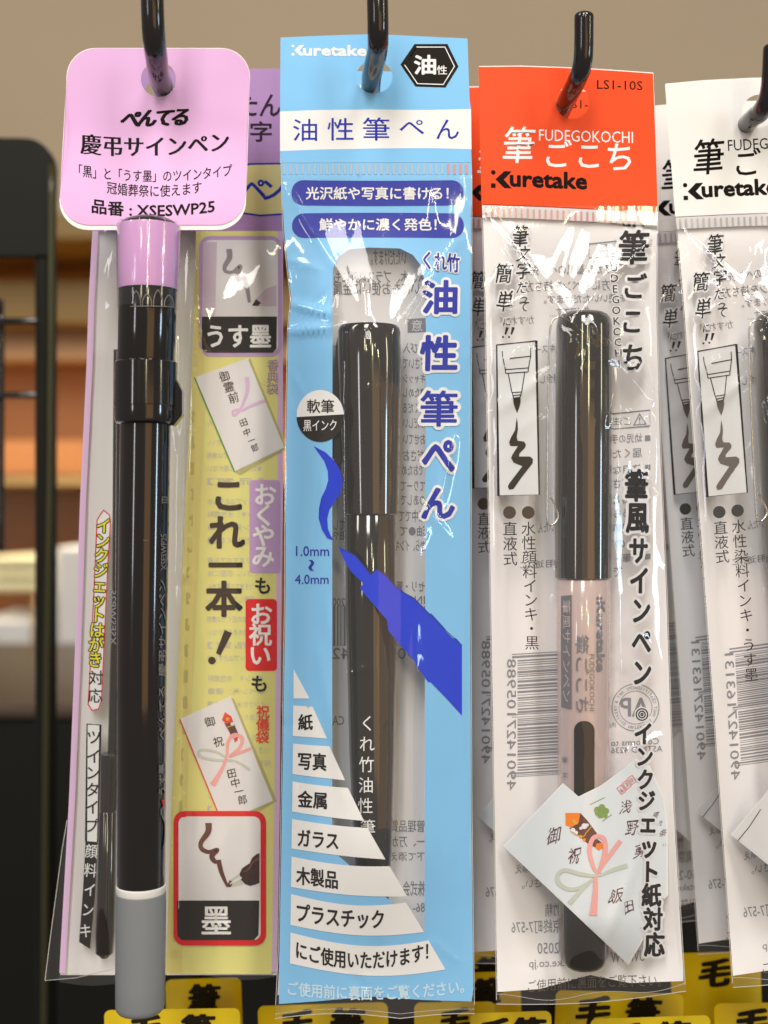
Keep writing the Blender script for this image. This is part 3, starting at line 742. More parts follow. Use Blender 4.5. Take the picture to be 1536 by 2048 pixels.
for ch, b in zip('油性筆ぺん', ((586, 238, 634, 282), (655, 236, 707, 281), (726, 235, 779, 281), (799, 240, 848, 268), (873, 239, 918, 278))): pk.word(P, ch, b, NAVY, 1, bold=.004)
P = 'pill_banners'
pk.poly(P, rrect(583, 360, 927, 410, 24, sag=1.5), NAVY, 1); pk.poly(P, rrect(584, 427, 928, 476, 24, sag=-1.5), NAVY, 1)
pk.word(P, '光沢紙や写真に書ける！', (612, 374, 897, 399), WHITE, 1.7, bold=.028)
pk.word(P, '鮮やかに濃く発色！', (639, 437, 873, 461), WHITE, 1.7, bold=.028)
P = 'product_name'
OW = [(WHITE, .105)]
pk.word(P, 'くれ竹', (847, 505, 919, 541), NAVY, 2, bold=.03, out=OW, slope=8)
for ch, b in zip('油性筆ぺん', ((846, 562, 913, 626), (842, 672, 913, 740), (842, 782, 914, 852), (846, 882, 908, 942), (845, 977, 908, 1036))):
    pk.word(P, ch, b, NAVY, 2, bold=.024 if ch == '筆' else .042, out=OW, skew=.02)
P = 'ink_badge'
cx, cy = 640.5, 832
pk.poly(P, circ(cx, cy, 47.5, 52, n=48), SMOKE, 1)
top_ = [(cx+47.5*cos(a), cy+52*sin(a)) for a in [pi+pi*i/24+.02 for i in range(25)]]
top_[-1] = (688, 828.5); top_[0] = (593, 834)
pk.poly(P, top_, WHITE, 1.5)
pk.word(P, '軟筆', (614, 799, 668, 826), INK, 2.2, bold=.012); pk.word(P, '黒インク', (607, 840, 673, 862), WHITE, 2, bold=.008, slope=-1)
P = 'brush_picture'
z3 = lambda L: [(540+a/3.413, 600+b/3.413) for a, b in L]
pk.poly(P, z3([(297, 997), (380, 1040), (450, 1110), (485, 1180), (497, 1240), (480, 1320), (440, 1380), (405, 1430), (390, 1490), (395, 1560), (415, 1610), (435, 1642), (390, 1625), (355, 1570), (332, 1490), (335, 1420), (350, 1350), (380, 1290), (397, 1230), (395, 1170), (370, 1100), (335, 1050)]), ROYAL, 1)
pen_ = [(677, 1092), (694, 1101), (712, 1112), (742, 1149), (753, 1138), (772, 1151), (793, 1176), (798, 1174), (808, 1185), (828, 1196), (860, 1229), (862, 1226), (891, 1258), (891, 1262), (906, 1277), (912, 1276), (924, 1290), (924, 1431), (893, 1397), (860, 1363), (858, 1366), (831, 1330), (831, 1325), (777, 1262), (774, 1240), (737, 1197), (720, 1176), (727, 1167), (704, 1145), (692, 1127), (683, 1109)]
pk.poly(P, pen_, ROYAL, 1)
pk.stroke(P, [(678, 1093), (712, 1112), (742, 1149), (753, 1138), (772, 1151), (793, 1176), (808, 1185), (828, 1196), (891, 1260), (924, 1290)], 1.2, mat('ink_navy_line', (.005, .01, .12), .4, .4), 1.6)
P = 'size_lettering'
pk.word(P, '1.0mm', (592, 1092, 658, 1112), NAVY, 1, bold=.006); pk.word(P, '~', (617, 1120, 628, 1141), NAVY, 1, rot=90, bold=.008)
pk.word(P, '4.0mm', (590, 1149, 657, 1168), NAVY, 1, bold=.006)
P = 'surface_list'
def stripe(xl, y0, y1, xr0, yr0, xr1, yr1, sg):
    n = 14; tp = [(xl+(xr0-xl)*i/n, y0+(yr0-y0)*i/n+sg*sin(pi*i/n*.9)) for i in range(n+1)]
    bt = [(xl-1+(xr1-xl+1)*i/n, y1+(yr1-y1)*i/n+sg*sin(pi*i/n*.9)) for i in range(n+1)]
    pk.poly(P, tp+bt[::-1], WHITE, 1)
pk.poly(P, [(587, 1338), (619, 1397), (587, 1397)], WHITE, 1)
stripe(586.5, 1411, 1472, 625, 1413, 654, 1477, 0)
stripe(586, 1487, 1548, 659, 1492, 690, 1560, 1)
stripe(585, 1563, 1623, 696, 1575, 728, 1641, 2)
stripe(584, 1638, 1697, 735, 1655, 771, 1718, 3)
stripe(583, 1713, 1774, 779, 1730, 814, 1790, 8)
stripe(582, 1788, 1850, 812, 1800, 848, 1859, 16)
stripe(581, 1865, 1927, 857, 1874, 891, 1932, 22)
for s_, b, sg, sl in (('紙', (597, 1429, 625, 1460), 0, 0), ('写真', (597, 1506, 652, 1540), 0, 3), ('金属', (596, 1583, 653, 1616), 0, 4), ('ガラス', (596, 1662, 676, 1695), 0, 7),
                  ('木製品', (593, 1738, 675, 1773), 0, 10), ('プラスチック', (594, 1815, 767, 1852), 4, 14), ('にご使用いただけます！', (593, 1893, 856, 1928), 20, 3)):
    pk.word(P, s_, b, INK, 1.7, bold=.032, sag=sg, slope=sl)
pk.word('footer_lettering', 'ご使用前に裏面をご覧ください。', (576, 1966, 928, 1994), mat('ink_pale_blue', (.55, .74, .86), .4, .4), 1, bold=.03, sag=12, slope=-4)
EDGE = MATS['film_edge']
bt = [(L_(2030)+(R_(2030)-L_(2030))*i/24, 2030+7-10*abs(sin(i/24*5))) for i in range(25)]
pk.stroke('film_edge', bt, 1.5, EDGE, 0); pk.stroke('film_edge', [(x, y-9) for x, y in bt], .8, EDGE, 0)
pk.stroke('film_edge', [(L_(y), y) for y in range(360, 2031, 30)], 1.1, EDGE, .5); pk.stroke('film_edge', [(R_(y), y) for y in range(360, 2031, 30)], 1.1, EDGE, .5)
# mirrored print on the milky back sheet
P = 'back_print'
rows = [(500, 530, 'いただけます。', 742, 812), (541, 566, 'ス、木、プラス以外にも', 668, 850), (563, 590, 'いにもお使いに金属', 668, 838), (686, 706, 'ひび入', 806, 850), (716, 738, '下さいで', 806, 852), (748, 766, 'キャッシ', 806, 850), (776, 794, '■ためし', 806, 850), (806, 826, 'てくだる', 806, 850),
        (836, 856, 'ふだしい', 806, 850), (868, 888, 'おせてい', 806, 850), (900, 922, 'ださお', 806, 848), (930, 950, 'でおため', 804, 848), (962, 982, 'てりーて', 802, 850), (990, 1010, 'のあしで', 802, 850), (1020, 1044, '筆中でて', 798, 850), (1052, 1072, '油●て', 800, 850), (1080, 1102, 'から、インキ', 790, 850),
        (1162, 1184, 'セリ・筆', 792, 850), (1192, 1208, 'INCE', 800, 850), (1640, 1664, '管理品質', 780, 850), (1672, 1694, '一、万が', 780, 850), (1704, 1722, '下て添え', 780, 850), (1762, 1792, '株式会', 806, 850), (1806, 1824, '86-', 826, 850),
        (690, 706, 'す', 667, 680), (1040, 1060, 'てし', 667, 690), (1060, 1080, '油や', 667, 692), (1196, 1212, '200', 665, 690), (1432, 1450, 'CA', 665, 688)]
for y0, y1, s_, x0, x1 in rows: pk.word(P, s_, (x0, y0, x1, y1), GREYINK, 1, mirror=True, bold=.012, depth=dLb)
pk.poly(P, [(815, 638), (851, 636), (852, 664), (815, 666)], GREYINK, .6, depth=dLb); pk.char(P, '意', 834, 652, 24, BACK, 1.4, depth=dLb, mirror=True, bold=.01)
random.seed(9)
x = 666
while x < 850:
    wd = random.choice((1.5, 2, 3, 4.5)); pk.poly('barcode', [(x, 1212), (x+wd, 1212), (x+wd, 1292), (x, 1292)], GREYINK, .6, depth=dLb); x += wd+random.choice((1.6, 2.4, 3.6))
pk.word('barcode', '4901427142', (664, 1296, 850, 1318), GREYINK, 1, mirror=True, depth=dLb, bold=.01)
pk.done()
blue_root = root
rp = thing('brush_pen', 'dark smoky pen with capped top inside the blue package', 'pen', at(742, 1000, YBL))
YPB = YBL-.0013
q = lambda x, y, r: (x, y, r, YPB)
lathe('cap', [q(738, 655, 36), q(738, 653, 58), q(738, 657, 61), q(738, 664, 63), q(739, 720, 64), q(740, 900, 59), q(741, 1027, 56), q(741, 1030, 53)], PLASTB, rp, rp.location)
lathe('barrel', [q(741, 1026, 48), q(741, 1031, 51.5), q(742, 1200, 51), q(744, 1500, 46), q(746, 1700, 38), q(746, 1800, 32), q(746, 1806, 20)], PLASTB, rp, rp.location)
bm = bmesh.new(); vs = []
for x, y, dd in ((690, 657, 0), (676, 664, .002), (671, 700, .0035), (668, 800, .004), (665, 920, .004), (671, 928, .003), (684, 925, .002), (688, 700, 0)):
    vs.append(bm.verts.new(at(x, y, YPB-.0002)))
f = bm.faces.new(vs); r = bmesh.ops.extrude_face_region(bm, geom=[f]); bmesh.ops.translate(bm, vec=(0, .0036, 0), verts=[v for v in r['geom'] if isinstance(v, bmesh.types.BMVert)])
bmesh.ops.bevel(bm, geom=bm.edges[:], offset=.0004, segments=2, affect='EDGES'); bmobj('clip', bm, PLASTB, rp, rp.location)
bp = Pack(rp, lambda x, y: round_depth(x, y, 743.5, interp([(1030, 51.6), (1200, 51.1), (1500, 46.1), (1700, 38.1)], y), YPB))
bp.vert('barrel_lettering', 'くれ竹油性', (735, 1447), (731, 1612), (32, 34), WHITE, 1, bold=-.008)
bp.char('barrel_lettering', '筆', 736, 1654, 32, WHITE, 1, bold=-.008)
bp.done()

# ------------------------------------------------------------------ orange and white packages (one design)
def fude(variant, T, Y0, name, label, group, full=True):
    """sheet coordinates are those of the orange package; T leans and shifts them"""
    og = variant == 'orange'
    hm = ORANGE if og else mat('white_header', (.80, .78, .76), .3, .5, coat=.45, bump=.05, bscale=180)
    hi = WHITE if og else INK
    root = thing(name, label, 'package', at(*T(1145, 170), Y0), group)
    Lt = [(134, 957), (408, 963), (600, 969), (1200, 980), (1600, 987), (2000, 993)]
    Rt = [(134, 1306), (424, 1316), (600, 1314), (900, 1322), (1200, 1335), (1600, 1348), (1900, 1366), (2000, 1372)]
    L_ = lambda y: interp(Lt, y); R_ = lambda y: interp(Rt, y)
    cr = [(975, 440, 1140, 640, 8, .0008), (1140, 640, 1310, 470, 8, .0009), (1000, 620, 1120, 560, 5, .0006), (1310, 790, 1190, 650, 7, .0010), (1250, 700, 1316, 796, 7, .0010),
          (1000, 820, 1100, 740, 9, .0009), (1300, 800, 1240, 830, 6, .0007), (1240, 830, 1235, 980, 7, .0006), (1300, 840, 1296, 960, 6, .0009), (1000, 740, 1030, 700, 8, .0007),
          (1180, 1960, 1280, 1700, 8, .0006), (1170, 1965, 1060, 1900, 8, .0006), (1330, 1990, 1310, 1800, 8, .0006), (1120, 560, 1165, 440, 18, .0007), (1240, 1200, 1245, 1600, 8, .0006), (1104, 700, 1108, 1150, 5, .0003), (1100, 1200, 1106, 1560, 6, .0004)]
    random.seed(77 if og else 78)
    cr += fine(975, 1310, 450, 860, 26)+fine(985, 1330, 860, 1960, 22)
    def d(x, y):
        a, b = L_(y), R_(y); c = 1166; t = (x-c)/(b-c) if x > c else (c-x)/(c-a); t = max(0, min(1, t))
        A = .0096*sstep(440, 680, y)*(1-.85*sstep(1830, 2000, y))
        return Y0-A*cos(pi/2*t)**1.3-creases(cr, x, y)-crinkle(x, y, .00028)*sstep(430, 520, y)
    def db(x, y):
        t = max(0, min(1, (x-L_(y))/(R_(y)-L_(y)))); return Y0+.0008+.0064*sin(pi*t)*sstep(440, 680, y)*(1-.8*sstep(1830, 2000, y))
    pk = Pack(root, d, T); pk.fronthost = 'film'
    hole = circ(1145, 204, 34, n=28)[::-1]
    hd = [(957, 134), (1040, 133), (1130, 136), (1220, 141), (1306, 147), (1311, 280), (1316, 424), (1200, 418), (1080, 412), (963, 408), (960, 280)]
    pk.poly('header', hd, hm, 0, [hole]); pk.poly('header', [(x+1, y-2) for x, y in hd], CARDW, -4, [hole])
    pk.grid('film', L_, R_, 412, 2000, FILM, 8, 60, 320, dy=lambda t: 8-26*t+10*abs(sin(t*pi)))
    bs = lambda y: db(0, y)
    pk.poly('back_sheet', [(L_(y)+2, y) for y in range(420, 1960, 40)]+[(L_(1980)+2, 1984), (1080, 1978), (1180, 1950), (1260, 1966), (R_(1960)-3, 1962)]+[(R_(y)-2, y) for y in range(1940, 430, -40)], BACK, 0, depth=db, step=30)
    EDGE = MATS['film_edge']; fb = lambda t: 2000+8-26*t+10*abs(sin(t*pi))
    bt = [(L_(2000)+(R_(2000)-L_(2000))*i/24, fb(i/24)) for i in range(25)]
    pk.stroke('film_edge', bt, 1.5, EDGE, 0); pk.stroke('film_edge', [(x, y-14+6*sin(x*.03)) for x, y in bt], .9, EDGE, 0)
    pk.stroke('film_edge', [(L_(y), y) for y in range(440, 2001, 30)], 1.3, EDGE, .5); pk.stroke('film_edge', [(R_(y), y) for y in range(440, 1981, 30)], 1.3, EDGE, .5)
    # ribbed seal
    RIB = mat('rib_film', (.66, .62, .64), .34, .4, coat=.1, bump=.1); RIBD = mat('rib_red', (.62, .30, .27), .15, .6, coat=.6) if og else mat('rib_grey', (.42, .40, .40), .15, .6, coat=.6)
    pk.poly('seal_ribs', [(964, 410), (1080, 414), (1200, 420), (1316, 426), (1316, 452), (1200, 444), (1080, 438), (965, 434)], RIB, .3)
    for i in range(29):
        x = 970+11.9*i; y = 413+i*.62; pk.poly('seal_ribs', rrect(x, y, x+4.6, y+20, 2.2, 3), RIBD, .9)
    H = 'header_lettering'
    if og: pk.word(H, 'LS1-10S', (1194, 161, 1285, 179), INK, 1, bold=-.004, slope=3)
    pk.char(H, '筆', 1038, 291, (66, 78), hi, 1, bold=.012, skew=.12, wob=1)
    for ch, x, y, s_ in (('ご', 1114, 310, 60), ('こ', 1178, 312, 60), ('ち', 1240, 315, 64)): pk.char(H, ch, x, y, s_, hi, 1, bold=.012, skew=.05)
    pk.word(H, 'FUDEGOKOCHI', (1078, 261, 1266, 284), hi, 1, bold=-.01, slope=5)
    logo(pk, H, 982, 341, 1173, 375, INK, 1, slope=8, cap=1.0)
    # hand lettered slogan with white halo
    P = 'slogan'; HA = [(PHOTOW, .10)]
    for ch, x, y, s_ in (('筆', 1041, 472, 44), ('文', 1047, 508, 33), ('字', 1047, 542, 38), ('だ', 1044, 575, 27), ('っ', 1047, 597, 24), ('て', 1048, 614, 24), ('簡', 1008, 547, 42), ('単', 1010, 602, 42), ('に', 1014, 643, 22)):
        pk.char(P, ch, x, y, (s_*.82, s_), INK, 2, bold=.012, out=HA, wob=3, skew=.14)
    for x in (1009, 1021):
        pk.poly(P, [(x+3, 654), (x+9, 655), (x+3, 670), (x, 668)], INK, 2.6); pk.poly(P, circ(x-3, 674, 2.2, n=8), INK, 2.6)
    if og: SC = STROKEBLK
    else: SC = STROKEGREY
    P = 'product_name'
    for ch, x, y, s_ in (('筆', 1267, 496, 72), ('ご', 1268, 574, 56), ('こ', 1264, 643, 56), ('ち', 1266, 716, 60)):
        pk.char(P, ch, x, y, (s_*.88, s_), INK, 2, bold=.03, out=[(PHOTOW, .12)], wob=2, skew=.1)
    for i, ch in enumerate('FUDEGOKOCHI'): pk.char(P, ch, 1227+i*1.1, 513+21.4*i, 22, INK, 3, bold=.012, out=[(PHOTOW, .10)], ang=-3)
    P = 'nib_picture'
    z = lambda L: [(940+a/3.339, 600+b/3.339) for a, b in L]
    bx = z([(178, 300), (443, 273), (462, 1300), (190, 1307)])
    pk.poly(P, bx, mat('ink_panel_white', (.78, .78, .78), .35, .5, coat=.3), 1); pk.stroke(P, bx, 2.6, INK, 1.6, closed=True)
    for ln in ([(215, 340), (218, 380), (235, 460), (238, 490)], [(405, 320), (405, 375), (390, 455), (388, 480)], [(265, 390), (405, 375)], [(235, 465), (390, 453)], [(238, 490), (388, 480)],
               [(255, 490), (280, 618)], [(365, 483), (345, 615)], [(278, 618), (345, 614)], [(283, 620), (290, 655)], [(343, 618), (335, 650)], [(290, 638), (338, 632)], [(290, 655), (335, 650)]):
        pk.stroke(P, z(ln), 1.8, INK, 1.7)
    pk.poly(P, z([(288, 657), (337, 652), (338, 680), (330, 715), (315, 755), (300, 720), (290, 685)]), SC, 1.7)
    pk.poly(P, z([(312, 785), (318, 820), (320, 860), (312, 915), (318, 940), (360, 945), (373, 965), (368, 985), (330, 1025), (328, 1045), (400, 1045), (420, 1062), (418, 1090), (340, 1190), (290, 1262), (262, 1266), (252, 1245), (262, 1225), (350, 1110), (290, 1085), (275, 1055), (282, 1035), (320, 975), (270, 975), (261, 950), (275, 915), (300, 870)]), SC, 1.7)
    P = 'ink_lettering'
    DOT = mat('dot_brown', (.07, .04, .02), .4, .4) if og else mat('dot_grey', (.04, .038, .035), .4, .4)
    pk.poly(P, circ(1019, 1025, 12.8), DOT, 1); pk.poly(P, circ(1056.5, 1025, 12.8), DOT, 1)
    pk.vert(P, '直液式', (1020, 1058), (1020.5, 1118), 30, INK, 1, bold=.002)
    if og: pk.vert(P, '水性顔料インキ・黒', (1057, 1058), (1064, 1286), 30, INK, 1, bold=.002)
    else: pk.vert(P, '水性染料インキ・うす墨', (1057, 1058), (1066, 1366), 30, INK, 1, bold=.002)
    P = 'vertical_title'; HA = [(PHOTOW, .14)]
    tt = [('筆', 1273, 972, 64), ('風', 1275, 1036, 62), ('サ', 1277, 1102, 54), ('イ', 1279, 1162, 56), ('ン', 1282, 1222, 54), ('ペ', 1283, 1284, 54), ('ン', 1284, 1346, 54), ('イ', 1287, 1468, 46), ('ン', 1289, 1514, 42),
          ('ク', 1291, 1560, 42), ('ジ', 1293, 1602, 42), ('ェ', 1296, 1646, 46), ('ッ', 1298, 1694, 46), ('ト', 1300, 1744, 46), ('紙', 1303, 1791, 46), ('対', 1306, 1839, 46), ('応', 1309, 1890, 48)]
    for ch, x, y, s_ in tt: pk.char(P, ch, x, y, (s_*.74 if s_ > 50 else s_*.86, s_*1.06), INK, 3, bold=.048, out=HA, ang=1)
    pk.poly(P, circ(1284, 1429, 15.5), PHOTOW, 3.4)
    for rr in (11.5, 6.5, 2): pk.stroke(P, circ(1284, 1429, rr), 2.4, INK, 4.2, closed=True)
    pk.word('footer_lettering', 'ご使用前に裏面をご覧下さい。', (1056, 1953, 1322, 1978), mat('ink_footer', (.10, .07, .05), .4, .4), 1, sag=-4, slope=-12)
    # back print, seen mirrored through the bag
    P = 'back_print'; kw = dict(mirror=True, depth=db)
    rows = [(528, 549, 'すがい墨風のペン先', 1062, 1222), (560, 582, '方にもペンを持ち方', 1050, 1220), (588, 606, 'お使いいただけます。', 1088, 1250), (614, 632, 'タイプです…', 1100, 1180), (632, 650, 'かすれが', 1000, 1068), (690, 706, 'キスー', 1070, 1110), (748, 766, '場合し', 1080, 1120), (1045, 1064, 'さいたん', 1075, 1120), (1120, 1136, '用途に', 1040, 1114),
            (868, 886, '幼児の手の', 1206, 1284), (898, 916, '届くたて', 1206, 1284), (930, 948, '使用ない', 1206, 1284), (958, 976, 'ださい', 1206, 1262), (990, 1008, '落とし', 1206, 1262), (1018, 1036, 'あられ', 1206, 1262), (1048, 1066, '服等級', 1206, 1262), (1080, 1098, 'のて', 1206, 1250), (1108, 1126, '筆・記', 1206, 1262), (1136, 1154, 'でい', 1206, 1245),
            (1728, 1746, '添え', 1030, 1060), (1758, 1776, 'さい。', 1044, 1082), (1806, 1832, '竹精', 1090, 1120), (1838, 1866, '奈良市南京終町7-576', 1023, 1200), (1884, 1906, '0742-50-2050', 1075, 1200), (1917, 1938, 'kuretake.co.jp', 1058, 1180), (1902, 1924, 'UWWW', 1222, 1290),
            (1478, 1490, 'Conforms to', 1222, 1318), (1493, 1505, 'ASTM D 4236', 1222, 1325)]
    for y0, y1, s_, x0, x1 in rows: pk.word(P, s_, (x0, y0, x1, y1), GREYINK, 1, bold=.004, slope=-4, **kw)
    pk.stroke(P, [(1178, 488), (1232, 482), (1233, 512), (1178, 516)], 1.6, GREYINK, 1, closed=True, depth=db); pk.char(P, '長', 1208, 500, 26, GREYINK, 1, **kw)
    P = 'caution_box'; pk.stroke(P, [(1222, 828), (1300, 820), (1300, 852), (1222, 858)], 1.6, GREYINK, 1, closed=True, depth=db)
    pk.stroke(P, [(1268, 850), (1279, 828), (1292, 848)], 2, GREYINK, 1, closed=True, depth=db); pk.word(P, '!', (1278, 834, 1281, 847), GREYINK, 1, **kw); pk.word(P, 'ご注', (1226, 834, 1262, 850), GREYINK, 1, **kw)
    P = 'back_print'
    for y in (876, 935, 994, 1054, 1113): pk.poly(P, [(1290, y-5), (1301, y-6), (1301, y+5), (1290, y+6)], GREYINK, 1, depth=db)
    random.seed(21 if og else 5)
    y = 1306
    while y < 1552:
        wd = random.choice((1.4, 2, 3.2, 4.6)); x0 = 1024 if (y < 1316 or 1424 < y < 1434 or y > 1542) else 1035
        pk.poly('barcode', [(x0, y+2), (1128, y-4), (1128, y-4+wd), (x0, y+2+wd)], GREYINK, .6, depth=db); y += wd+random.choice((1.6, 2.2, 3.4))
    pk.word('barcode', '4901427105988' if og else '4901427163131', (1014, 1318, 1032, 1580), GREYINK, 1, rot=90, mirror=True, depth=db, bold=.008)
    if og:
        P = 'certification_seal'; pk.stroke(P, circ(1271, 1415, 47, n=40), 1.6, GREYINK, 1, closed=True, depth=db); pk.stroke(P, circ(1271, 1415, 33, n=36), 1.2, GREYINK, 1, closed=True, depth=db)
        pk.word(P, 'AP', (1240, 1396, 1298, 1432), GREYINK, 1, bold=.02, **kw)
        for i, ch in enumerate('ACMI ART & CREATIVE MATERIALS INST CERTIFIED '):
            a = -pi/2-2*pi*i/44; pk.char(P, ch, 1271+40*cos(a), 1415+40*sin(a), 9, GREYINK, 1, mirror=True, ang=math.degrees(a)+90, depth=db)
        pk.word(P, '(R)', (1220, 1445, 1232, 1456), GREYINK, 1, **kw)
    # gift envelope and postcard picture
    P = 'envelope_picture'
    ev = [(1006, 1692), (1126, 1566), (1157, 1593), (1200, 1572), (1245, 1540), (1271, 1517), (1300, 1532), (1329, 1593), (1336, 1650), (1336, 1790), (1328, 1798), (1325, 1794), (1292, 1870), (1257, 1930)]
    pk.poly(P, ev, WHITE, 1)
    cxe, cye = 1190, 1720
    pk.poly(P, [(cxe+(x-cxe)*.975, cye+(y-cye)*.985) for x, y in ev], ENVB if og else PHOTOW, 1.5)
    z = lambda L: [(1000+a/4.267, 1500+b/4.267) for a, b in L]
    if og:
        pk.poly(P, z([(557, 537), (685, 537), (672, 620), (610, 660), (560, 645)]), ORG2, 2)
        pk.poly(P, z([(685, 537), (745, 600), (830, 715), (750, 800), (590, 668), (672, 620)]), BROWNI, 1.9)
        pk.poly(P, z([(610, 600), (635, 590), (665, 630), (640, 640)]), GOLD, 2.6)
        for a, b, r in ((622, 685, 22), (650, 705, 16), (720, 650, 26), (690, 668, 14), (745, 640, 14)): pk.poly(P, circ(*z([(a, b)])[0], r/4.267, n=9), PHOTOW, 2.6)
        for a, b, r in ((690, 740, 16), (720, 765, 14)): pk.poly(P, circ(*z([(a, b)])[0], r/4.267, n=9), ORG2, 2.8)
        pk.curve(P, z([(600, 690), (700, 740), (740, 700), (785, 650)]), 1.6, GOLD, 3.1)
        pk.poly(P, z([(790, 770), (830, 760), (870, 790), (830, 840), (790, 820)]), BROWNI, 2.2); pk.poly(P, z([(822, 800), (868, 788), (888, 835), (840, 856), (815, 835)]), ORG2, 2.7)
        pk.curve(P, z([(840, 1060), (800, 1000), (765, 860), (790, 760), (840, 735), (890, 765), (900, 860), (870, 970), (845, 1045)]), [5, 7, 9, 9, 8, 9, 10, 9, 6], PINKI, 3.2)
        pk.curve(P, z([(860, 1010), (930, 910), (1030, 775)]), [5, 9, 9], PINKI, 3.5); pk.curve(P, z([(815, 1080), (815, 1200), (798, 1410)]), [7, 10, 15], PINKI, 3.5)
        pk.curve(P, z([(1090, 985), (960, 1025), (840, 1070), (700, 1060), (560, 1025), (495, 1060), (500, 1130), (580, 1185), (680, 1175), (800, 1100)]), [10, 8, 5, 8, 8, 8, 9, 8, 7, 5], SAGE, 3)
        pk.curve(P, z([(790, 1110), (690, 1200), (590, 1310)]), [4, 7, 10], SAGE, 3)
        for ch, a, b, s_, an in (('御', 465, 735, 36, -10), ('祝', 635, 900, 34, -10), ('浅', 1075, 490, 32, -15), ('野', 1130, 670, 34, -10), ('勇', 1195, 860, 30, -8), ('飯', 990, 1250, 33, -10), ('田', 1100, 1340, 26, -20), ('東', 1330, 545, 14, 0), ('九', 1370, 625, 13, 0), ('条', 1395, 700, 13, 0), ('い', 1410, 795, 8, 0)):
            pk.char(P, ch, *z([(a, b)])[0], (s_*.85, s_), BROWNI, 2.2, bold=.002, ang=an, wob=7, skew=.35)
        for i, ch in enumerate('630'):
            c0 = z([(1036+45*i, 340-42*i)])[0]; a = -.62
            R = [(c0[0]+u*cos(a)-v*sin(a)*1, c0[1]+u*sin(a)+v*cos(a)) for u, v in ((-5.5, -7.5), (5.5, -7.5), (5.5, 7.5), (-5.5, 7.5))]
            pk.stroke(P, R, 1.3, REDT, 2, closed=True); pk.char(P, ch, *c0, 13, BROWNI, 2.1, ang=-30, wob=1)
        for a, b, r in ((830, 510, 34), (870, 490, 36), (905, 520, 34), (860, 550, 40), (900, 560, 24), (830, 540, 24)): pk.poly(P, circ(*z([(a, b)])[0], r/4.267*.8, n=12), LEAF, 2+a*.001)
        pk.stroke(P, z([(768, 466), (895, 405)]), 1.6, LEAF, 2.1); pk.stroke(P, z([(875, 608), (955, 550)]), 1.6, LEAF, 2.1)
    else:
        pk.stroke(P, [(1020, 1706), (1044, 1680), (1070, 1645)], 1.6, INK, 2.2)
        pk.curve(P, [(1150, 1700), (1180, 1680), (1200, 1720), (1240, 1700)], [6, 8, 6, 6], SAGE, 2.2)
    pk.done()
    return root

def thick_pen(T, Y0, label):
    rp = thing('brush_pen', label, 'pen', at(*T(1166, 1000), Y0)); Y = Y0-.0014; org = rp.location
    q = lambda x, y, r: (*T(x, y), r, Y)
    lathe('cap', [q(1168, 624, 24), q(1168, 626, 40), q(1168, 631, 48), q(1168, 640, 54), q(1168, 655, 56), q(1167, 900, 56.5), q(1166, 1155, 56), q(1166, 1158, 53)], PLASTB, rp, org)
    BODY = mat('rosy_clear_barrel', (.50, .38, .36), .15, .6, coat=.8, bump=.05, bscale=150, stretch=(1, 1, .1))
    lathe('barrel', [q(1167, 1152, 48), q(1167, 1159, 53), q(1167, 1300, 53), q(1167, 1560, 51), q(1167, 1640, 50)], BODY, rp, org)
    lathe('end_cap', [q(1167, 1636, 48), q(1167, 1640, 51), q(1167, 1700, 50.5), q(1167, 1895, 50), q(1167, 1908, 49), q(1167, 1918, 46.5), q(1167, 1926, 42), q(1167, 1932, 35), q(1167, 1936, 24), q(1167, 1938, 10)], PLASTB, rp, org)
    W = mat('steel_wire', (.72, .68, .60), .18, .5, metal=1)
    a = lambda x, y, dz: at(*T(x, y), Y-dz)
    tube('wire_clip', [a(1132, 642, .0040), a(1126, 635, .0052), a(1112, 636, .0058), a(1102, 648, .0060), a(1098, 700, .0058), a(1096, 800, .0056), a(1094, 950, .0056), a(1094, 1035, .0056), a(1096, 1048, .0054), a(1106, 1049, .0052), a(1115, 1038, .0050), a(1115, 1025, .0050), a(1104, 1000, .0050), a(1099, 994, .0050)], .00022, W, rp, org, seg=8, sub=5)
    bp = Pack(rp, lambda x, y: round_depth(x, y, 1167, 53.2, Y, T), T)
    LB = mat('label_grey', (.16, .15, .16), .3, .5, coat=.5)
    P = 'barrel_label'
    bp.poly(P, [(1122, 1192), (1143, 1190), (1143, 1418), (1122, 1414)], LB, 1)
    bp.word(P, '筆風サインペン', (1125, 1200, 1141, 1404), BODY, 2, rot=90, bold=.01)
    bp.word(P, '筆ごこち', (1151, 1270, 1178, 1424), LB, 1, rot=90, bold=.01); bp.word(P, 'FUDEGOKOCHI', (1179, 1308, 1189, 1422), LB, 1, rot=90)
    bp.word(P, ':Kuretake', (1194, 1194, 1209, 1342), LB, 1, rot=90, bold=.05)
    bp.poly('ink_window', rrect(1148, 1442, 1189, 1640, 19), SMOKE, 1.4); bp.vert(P, '筆文字に', (1129, 1520), (1129, 1610), 13, LB, 1)
    bp.done()
    return rp
I_ = lambda x, y: (x, y)
orange = fude('orange', I_, .300, 'orange_header_package', 'clear brush pen package with orange header, foremost on its hook', 'orange header packages')
thick_pen(I_, .300, 'dark capped pen with silver wire clip inside the orange header package')
def TW(dx=0, dy=0, lean=0, dk=.965):
    def T(x, y):
        u, v = x-993, y-690
        return (1395+.98*u+(.0535+lean)*v+dx, 703-.079*u+dk*v+dy)
    return T
T1 = TW()
white = fude('white', T1, .299, 'white_header_package', 'clear brush pen package with plain white header, foremost at right edge', 'white header packages')
thick_pen(T1, .299, 'dark capped pen with wire clip inside the white header package at right edge')
def shift(dpx, dpy, Y0, Y1):    # world move so a copy reads that many pixels away at its own distance
    a = at(1200, 600, Y0); b = at(1200+dpx, 600+dpy, Y1); return b-a
def dup_pack(src, dx, dz, dy, label): return copy_thing(src, (dx, dy, dz), label)
